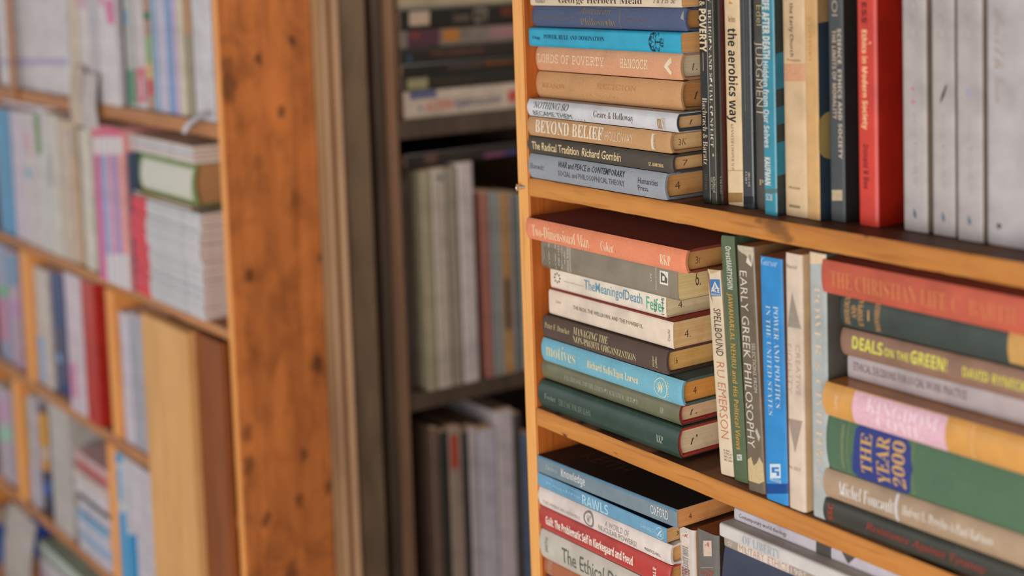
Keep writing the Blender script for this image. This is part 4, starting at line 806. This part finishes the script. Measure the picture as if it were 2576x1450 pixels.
# pink magazines
g3 = 'bright magazines leaning forward at the middle of the second left shelf'
L3 = lrow(Z2, 'magazine', 'magazine', g3, [
 ('magenta spined magazine, first of the bright ones', 252, 268, 700, 322, -.010, (204, 92, 152), {}),
 ('pale blue and white magazine, second of the bright ones', 269, 282, 706, 322, -.010, (140, 168, 208), {}),
 ('pink magazine between the pale blue and the violet ones', 283, 294, 711, 322, -.010, (214, 152, 178), {}),
 ('violet magazine among the bright ones', 295, 311, 716, 326, -.010, (168, 140, 186), {}),
 ('salmon pink magazine, last of the bright ones', 312, 328, 722, 330, -.010, (222, 150, 150), {}),
 ('thin navy magazine between the salmon one and the red-ended journals', 329.5, 336, 727, 388, -.004, (70, 82, 108), {})], .2)
for i, b in enumerate(L3[:5]):
    b.band(345, 388, .02, .98, (212, 206, 206), 'white_band'); b.band(318, 342, .02, .98, (214, 96, 120), 'red_head')
    if i: b.band(640, 730, .02, .98, (208, 204, 208), 'white_foot')
# the tall stack of journals
nJ = 24; A, B = at(343, 729, -.004), at(515, 806, -.004); zj0 = Z2 + .0004; zj1 = at(512, 543, -.004).z
tJ = (zj1 - zj0) / nJ; proto = None
gj = 'thin white journals with red spine ends in the tall stack'; lj = 'thin white journal with a red spine end, in the tall stack by the orange panel'
for k in range(nJ):
    dx, dy = random.uniform(-.003, .003), random.uniform(-.003, .002)
    if proto is None:
        proto = lying(lj, A.x, B.x, -.003, zj0, zj0 + tJ - .0002, kind='flat', spine=(206, 206, 212), page=(186, 176, 172), finish_='jacket', wear=.1, D=.21, name='journal', cat='journal', group=gj)
        proto.band(.003, .235, .03, .97, (214, 66, 80), 'red_spine_end', frac=True)
        proto.text('Quarterly Journal of Research 1994', .27, .93, .26, .74, (112, 112, 116), 'sans', name='spine_lettering', frac=True)
    else:
        r = proto.root.copy(); COL.objects.link(r); r.matrix_world = Matrix.Translation((A.x + dx, -.004 + dy, zj0 + k * tJ))
        for ch in list(proto.root.children):
            c = ch.copy(); COL.objects.link(c); c.parent = r
            for g in list(ch.children):
                e = g.copy(); COL.objects.link(e); e.parent = c
z = zj1 + .0006
b = lying('small tan and white book lying directly on the tall stack of journals', at(334, 509, .004).x, at(482, 533, .004).x, .004, z, at(334, 478, .004).z, kind='paper', spine=(190, 164, 120), page=(150, 120, 92), finish_='matte', name='book', cat='book', D=.17)
b.band(402, 481, .04, .96, (206, 190, 180), 'white_label'); b.band(335, 354, .1, .9, (214, 206, 200), 'white_label')
z = b.M.translation.z + b.T + .0006; zs_ = z
zt = at(356, 383, .004).z
b = lying('big green book lying with its pale page edges facing out, above the journals', at(353, 500, .004).x, at(489, 500, .004).x, .004, z, zt, kind='hard', spine=(112, 130, 76), page=(160, 122, 84), finish_='cloth', name='book', cat='book', D=.18)
b.band(360, 488, .12, .86, (204, 204, 194), 'page_edges'); z = zt + .0006
gm = 'magazines lying under the upper left shelf'
for k, (t, c, lab) in enumerate((('a', (206, 200, 196), 'white magazine lying directly on the big green book'), ('b', (206, 186, 188), 'pinkish white magazine, second above the big green book'), ('c', (188, 196, 204), 'bluish white magazine in the small pile above the big green book'), ('d', (210, 196, 192), 'cream white magazine on top of the small pile under the upper left shelf'))):
    th = (1.2135 - .003 - z) / (4 - k) if False else .0062
    lying(lab, at(304 + k * 2, 370, .002).x, at(489 - k, 390, .002).x, .002, z, z + th, kind='flat', spine=c, page=(200, 190, 180), finish_='matte', name='magazine', cat='magazine', D=.2, group=gm); z += th + .0004
for px0, px1, c, lab in ((336, 345, (52, 68, 96), 'small navy booklet standing left of the big green book'), (346, 353, (62, 92, 72), 'small dark green booklet standing left of the big green book')):
    X0, X1 = at(px0, 470, .012).x, at(px1, 470, .012).x
    standing(lab, X0, X1, .012, zs_ + .0004, zt - .002, kind='paper', spine=c, page=(180, 160, 130), finish_='matte', D=.12, group='small dark booklets beside the big green book')
# ---- third row (between the second and third shelves)
g5 = 'magazines and books on the third shelf of the left bookcase'
L5 = lrow(Z3, 'magazine', 'magazine', g5, [
 ('bluish magazine cover with pink and green spots, at the left edge of the third shelf', 1, 28, 880, 622, .01, (140, 150, 180), {}),
 ('pink and grey magazine left of the first upright divider', 30, 56, 895, 640, .01, (176, 150, 170), {}),
 ('pale blue-grey booklet right of the first upright divider', 82, 97, 945, 683, .01, (150, 170, 190), {}),
 ('white book right of the pale blue-grey booklet on the third left shelf', 98, 134, 962, 684, .008, (196, 184, 178), dict(name='book', cat='book')),
 ('navy blue book with a light ornament low on its spine', 137, 172, 968, 694, .014, (44, 66, 116), dict(name='book', cat='book')),
 ('white and pink book left of the red one on the third left shelf', 178, 218, 1018, 682, -.004, (204, 188, 200), dict(name='book', cat='book')),
 ('bright red book on the third left shelf', 219, 252, 1026, 690, -.004, (182, 42, 34), dict(name='book', cat='book')),
 ('dark grey-green book right of the bright red one', 258, 276, 1030, 715, .016, (70, 70, 60), dict(name='book', cat='book')),
 ('white magazine standing right of the second upright divider', 317, 340, 1136, 797, .004, (200, 192, 206), {}),
 ('bluish grey magazine left of the bound volume with pale stitches', 341, 375, 1150, 800, .004, (166, 164, 176), {}),
 ('black volume with pale stitch marks beside the pale plank', 376, 386, 1155, 812, .002, (66, 70, 62), dict(name='book', cat='book')),
 ('pinkish booklet wedged against the pale plank', 387, 400, 1162, 860, .002, (196, 160, 146), {}),
])
b = L5[0]; b.band(720, 745, .4, .95, (96, 180, 110), 'green_mark'); b.band(750, 860, .1, .9, (190, 130, 160), 'pink_panel')
b = L5[1]; b.band(640, 720, .0, 1, (120, 150, 180), 'blue_head'); b.band(760, 800, .0, 1, (184, 140, 180), 'violet_band')
b = L5[4]; b.band(822, 966, .03, .97, (86, 86, 110), 'dark_foot'); b.poly([(888, .3), (900, .6), (915, .5), (905, .2)], (130, 170, 214), 'blue_ornament')
b = L5[3]; b.band(845, 960, .02, .5, (140, 170, 206), 'blue_foot')
b = L5[5]; b.band(915, 1000, .02, .5, (200, 136, 168), 'pink_foot')
b = L5[6]; b.poly([(862, .02), (868, .2), (874, .02)], (70, 130, 150), 'blue_dot')
b = L5[10]
for k in range(10): b.band(838 + k * 33, 850 + k * 33, .15, .85, (170, 160, 132), 'stitch')
# ---- fourth row
g6 = 'magazines and books on the fourth shelf of the left bookcase'
L6 = lrow(Z4, 'magazine', 'magazine', g6, [
 ('pale magazine cover with pink and green tint, at the left edge of the fourth shelf', 1, 36, 1195, 985, .01, (180, 170, 184), {}),
 ('thin greenish booklet right of the left upright divider on the fourth shelf', 82, 87, 1305, 1020, .01, (150, 152, 116), {}),
 ('whitish lavender magazine left of the yellow and navy book', 88, 101, 1320, 1010, .006, (190, 182, 192), {}),
 ('book with a yellow upper half and navy lower half on the fourth left shelf', 102, 137, 1345, 1036, .016, (44, 50, 80), dict(name='book', cat='book')),
 ('thick grey-white volume on the fourth left shelf', 140, 188, 1365, 1022, .004, (186, 180, 176), {}),
 ('bright blue and white magazine right of the thin upright lath', 301, 326, 1452, 1140, -.004, (190, 196, 206), {}),
 ('wide white magazine with a blue patch at its foot, next to the pale plank', 328, 424, 1500, 1170, -.004, (198, 192, 202), {}),
], .17)
b = L6[0]; b.band(1075, 1110, .02, .98, (150, 190, 170), 'green_band'); b.band(1000, 1060, .1, .9, (190, 150, 180), 'pink_panel')
b = L6[3]; b.band(1040, 1125, .03, .97, (206, 146, 44), 'yellow_panel'); b.band(1126, 1160, .03, .97, (196, 168, 150), 'pale_panel'); b.band(1161, 1185, .03, .97, (200, 140, 60), 'yellow_panel'); b.band(1215, 1245, .02, .98, (60, 92, 160), 'blue_band')
b = L6[1]; b.band(1170, 1300, .0, 1, (140, 150, 186), 'blue_foot')
b = L6[5]; b.band(1140, 1165, .05, .95, (60, 150, 196), 'blue_head'); b.band(1180, 1260, .2, .6, (70, 156, 200), 'blue_mark'); b.band(1290, 1460, .04, .96, (60, 150, 200), 'blue_panel')
b = L6[6]; b.band(1345, 1500, .0, .26, (40, 136, 190), 'blue_panel')
# pile of magazines between the grey-white volume and the lath
A, B = at(194, 1380, 0.0), at(276, 1400, 0.0)
X0, X1 = at(196, 1300, 0.0).x, at(273, 1300, 0.0).x
zz = Z4 + .0006
pile = [(.022, (196, 192, 204), 'white lower magazine at the base of the slumped pile on the fourth left shelf'), (.018, (150, 176, 210), 'pale blue magazine in the slumped pile on the fourth left shelf'), (.020, (198, 194, 206), 'white magazine above the pale blue one in the slumped pile'),
        (.016, (130, 172, 206), 'blue edged magazine in the middle of the slumped pile'), (.020, (202, 196, 206), 'rolled white magazine bulging from the slumped pile'), (.012, (66, 70, 78), 'dark thin booklet under the upper magazines of the slumped pile'),
        (.028, (206, 198, 206), 'fat white rolled magazine in the upper part of the slumped pile'), (.018, (204, 186, 184), 'pinkish white magazine below the red-topped one'), (.016, (186, 92, 92), 'red magazine near the top of the slumped pile'), (.016, (206, 168, 170), 'pink magazine on top of the slumped pile')]
tot = sum(p[0] for p in pile); sc_ = min(1.0, (Z3 - .022 - .006 - zz) / tot)
for k, (t, c, lab) in enumerate(pile):
    t *= sc_; b = lying(lab, X0 + random.uniform(0, .004), X1 - random.uniform(0, .004), -.001 + random.uniform(-.004, .004), zz, zz + t, kind='paper', spine=c, page=(190, 180, 180), finish_='jacket', name='magazine', cat='magazine', D=.2, bulge=t * .22, group='slumped pile of magazines on the fourth left shelf'); zz += t + .0004
# ---- lowest visible row: items below the fourth shelf
zq = .1205
X = lambda px, y: at(px, y, 0).x
zt5 = .392 - .022
A = at(0, 1330, 0)
hang('crumpled pale bag hanging in front of the fourth left shelf near the picture corner', at(30, 1300, -.006).x, at(96, 1340, -.006).x, at(60, 1290, -.006).z, at(60, 1520, -.006).z, (176, 166, 160), .02, 'paper_bag', Y=-.006)
L7 = lrow(.12, 'book', 'book', 'books on the lowest visible shelf of the left bookcase', [
 ('blue book at the bottom left corner of the picture', -14, 22, 1700, 1330, .05, (44, 84, 160), {}),
], .12)
zz = .1205; XA, XB = X(100, 1400), X(300, 1500)
for k, (t, c, lab) in enumerate(((.11, (150, 140, 150), 'grey box file under the flat magazines, below the picture edge'), (.028, (186, 180, 184), 'white magazine low in the flat pile at the bottom edge of the picture'), (.020, (196, 170, 186), 'pinkish magazine in the flat pile at the bottom edge of the picture'), (.022, (200, 196, 198), 'white magazine in the flat pile at the bottom edge of the picture'),
                (.014, (150, 140, 150), 'grey magazine in the flat pile at the bottom edge of the picture'), (.018, (180, 196, 180), 'pale green magazine on top of the flat pile at the bottom edge of the picture'))):
    lying(lab, XA, XB, -.002, zz, zz + t, kind='paper', spine=c, page=(190, 184, 180), finish_='jacket', name='magazine' if k else 'box_file', cat='magazine' if k else 'box', D=.2, group='flat pile below the fourth left shelf'); zz += t + .0004
# ------------------------------------------------------------------ contents of the dark passage bookcase
Q = lambda x, y: atX(x, y, bx)
def pbook(label, xl, xr, zb, zt, lay, col, o=None, grp=None):
    """lay: lying along the passage; otherwise standing; front edges read on the plane of the spines"""
    o = dict(o or {}); off = o.pop('out', 0.0)
    Y0, Y1 = Q(xl, 500).y, Q(xr, 500).y
    a = dict(kind='paper', spine=col, page=(150, 130, 110), finish_='jacket', wear=.1, D=.2, name='book', cat='book'); a.update(o)
    if lay: return Book(label, Y1 - Y0, a.pop('D'), zt - zb, Matrix.Translation((bx + off, Y0, zb)) @ RZ(math.pi / 2), axis=0, group=grp, **a)
    return Book(label, zt - zb, a.pop('D'), Y1 - Y0, Matrix.Translation((bx + off, Y0, zt)) @ RZ(math.pi / 2) @ RY(math.pi / 2), axis=1, group=grp, **a)
zs1 = Q(1160, 287).z; zs2 = Q(1160, 968).z
bshelf(zs1 - .0003, .030); bshelf(zs2 - .0003, .026); bshelf(zs2 - .42, .03); bshelf(1.62, .03); bshelf(.05, .03)
gp = 'books lying on the upper shelf of the dark passage bookcase'
zz = zs1; zl = [Q(1160, y).z for y in (285, 219, 182, 152, 113, 68, 14, -30)]
L8 = []
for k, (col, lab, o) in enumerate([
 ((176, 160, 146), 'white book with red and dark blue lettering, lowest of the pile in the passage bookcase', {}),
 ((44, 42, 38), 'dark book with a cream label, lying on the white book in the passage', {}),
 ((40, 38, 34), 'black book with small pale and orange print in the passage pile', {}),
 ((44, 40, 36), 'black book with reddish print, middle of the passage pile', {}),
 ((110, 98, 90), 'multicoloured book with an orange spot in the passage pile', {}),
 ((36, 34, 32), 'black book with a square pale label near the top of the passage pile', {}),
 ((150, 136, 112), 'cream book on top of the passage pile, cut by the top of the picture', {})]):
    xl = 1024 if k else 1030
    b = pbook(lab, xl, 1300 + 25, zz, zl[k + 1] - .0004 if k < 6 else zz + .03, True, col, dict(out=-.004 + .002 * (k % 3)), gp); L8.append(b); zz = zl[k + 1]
b = L8[0]; b.band(1030, 1098, .70, .97, (76, 80, 110), 'blue_band'); b.text('ACTION', 1072, 1138, .22, .58, (176, 80, 70), 'bold'); b.text('Spectacular', 1144, 1262, .16, .62, (70, 72, 96), 'bold'); b.band(1278, 1300, .25, .7, (166, 70, 66), 'red_mark'); b.text('A', 1050, 1062, .25, .5, (90, 96, 120), 'bold')
b = L8[1]; b.band(1024, 1076, .12, .84, (130, 122, 92), 'publisher_label'); b.text('INTERNATIONAL EDITION', 1082, 1190, .4, .6, (80, 70, 54))
b = L8[2]; b.text('BY THE AUTHOR', 1130, 1210, .3, .7, (92, 78, 66), 'bold'); b.text('Adventure', 1218, 1292, .4, .8, (130, 74, 36), 'bold')
b = L8[3]; b.text('THE COMPLETE', 1082, 1215, .4, .75, (100, 66, 52), 'bold'); b.band(1024, 1034, .1, .6, (44, 66, 86), 'blue_mark')
b = L8[4]; b.band(1024, 1105, .02, .98, (70, 44, 54), 'wine_panel'); b.band(1034, 1055, .6, .9, (130, 54, 44), 'red_mark'); b.band(1115, 1155, .25, .9, (150, 96, 40), 'orange_panel'); b.band(1235, 1300, .3, .9, (130, 96, 96), 'pink_mark')
b = L8[5]; b.band(1029, 1080, .2, .85, (160, 140, 122), 'publisher_label'); b.text('DARK', 1142, 1182, .25, .6, (96, 84, 74), 'bold'); b.text('CITY', 1192, 1228, .15, .85, (120, 108, 96), 'bold'); b.text('RED', 1262, 1295, .4, .8, (110, 52, 34), 'bold')
gv = 'books standing on the middle shelf of the dark passage bookcase'
zt1 = Q(1130, 424).z; zt2 = Q(1260, 480).z
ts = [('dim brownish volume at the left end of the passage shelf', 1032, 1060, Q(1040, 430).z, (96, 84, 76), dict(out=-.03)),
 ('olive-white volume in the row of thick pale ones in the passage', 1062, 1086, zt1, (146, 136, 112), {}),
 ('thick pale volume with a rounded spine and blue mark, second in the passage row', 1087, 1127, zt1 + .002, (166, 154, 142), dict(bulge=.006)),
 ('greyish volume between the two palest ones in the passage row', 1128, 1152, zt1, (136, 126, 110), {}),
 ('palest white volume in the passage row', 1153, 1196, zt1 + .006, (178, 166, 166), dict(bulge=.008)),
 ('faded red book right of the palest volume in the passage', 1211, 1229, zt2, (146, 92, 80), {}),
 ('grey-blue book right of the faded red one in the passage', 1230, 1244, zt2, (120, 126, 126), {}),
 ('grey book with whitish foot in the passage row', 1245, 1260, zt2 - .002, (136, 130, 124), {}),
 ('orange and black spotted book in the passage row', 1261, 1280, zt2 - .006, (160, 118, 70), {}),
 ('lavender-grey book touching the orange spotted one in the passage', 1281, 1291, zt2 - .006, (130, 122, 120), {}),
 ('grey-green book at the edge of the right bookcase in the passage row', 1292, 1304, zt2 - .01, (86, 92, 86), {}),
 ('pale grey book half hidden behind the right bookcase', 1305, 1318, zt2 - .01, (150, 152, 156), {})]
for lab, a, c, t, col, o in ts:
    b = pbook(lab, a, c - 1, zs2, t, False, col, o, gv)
    if a == 1261: b.band(700, 830, .1, .7, (60, 50, 44), 'black_spot'); b.band(880, 915, .1, .8, (170, 130, 80), 'yellow_spot')
    if a == 1087: b.poly([(440, .5), (450, .8), (456, .5), (448, .3)], (80, 92, 104), 'blue_mark')
# dark books lying on top of the standing ones
zz = zt1 + .0065
b = pbook('long dark book with a dull pink strip, lying on the pale volumes in the passage', 1036, 1330, zz, Q(1160, 378).z, True, (46, 42, 40), dict(out=-.012), 'dark books laid over the passage row')
b.band(1218, 1268, .05, .4, (110, 66, 90), 'pink_strip'); b.band(1269, 1300, .05, .4, (60, 60, 100), 'blue_strip'); b.band(1068, 1100, .2, .9, (84, 62, 50), 'brown_patch'); b.text('THE HISTORY OF', 1108, 1190, .55, .85, (76, 68, 60))
gw = 'books standing on the lower shelf of the dark passage bookcase'
zb3 = zs2 - .42 + .0004
ts = [('dark brownish book first on the lower passage shelf', 1064, 1082, 1085, (96, 76, 64), {}), ('black book second on the lower passage shelf', 1083, 1104, 1092, (44, 42, 38), {}), ('pale book with a red patch at its head on the lower passage shelf', 1106, 1140, 1082, (140, 122, 110), {}),
 ('black narrow book left of the white ones on the lower passage shelf', 1141, 1156, 1092, (46, 44, 42), {}), ('white narrow book with dark mark on the lower passage shelf', 1158, 1180, 1082, (168, 156, 158), {}), ('lavender-white broad book on the lower passage shelf', 1182, 1228, 1086, (172, 166, 176), {}),
 ('tallest white folder on the lower passage shelf', 1230, 1272, 1038, (178, 168, 172), {}), ('dark spined book right of the tallest white folder', 1273, 1292, 1046, (66, 60, 58), {}), ('blue-grey book behind the edge of the right bookcase, low in the passage', 1293, 1310, 1095, (84, 98, 124), {}), ('grey book furthest right low in the passage', 1311, 1328, 1100, (116, 114, 118), {})]
for lab, a, c, yt, col, o in ts:
    b = pbook(lab, a, c - 1, zb3, Q((a + c) / 2, yt).z, False, col, o, gw)
    if a == 1106: b.band(1095, 1180, .1, .7, (150, 62, 46), 'red_patch')
bpy.data.curves.remove(_T.data)
bpy.context.view_layer.update()
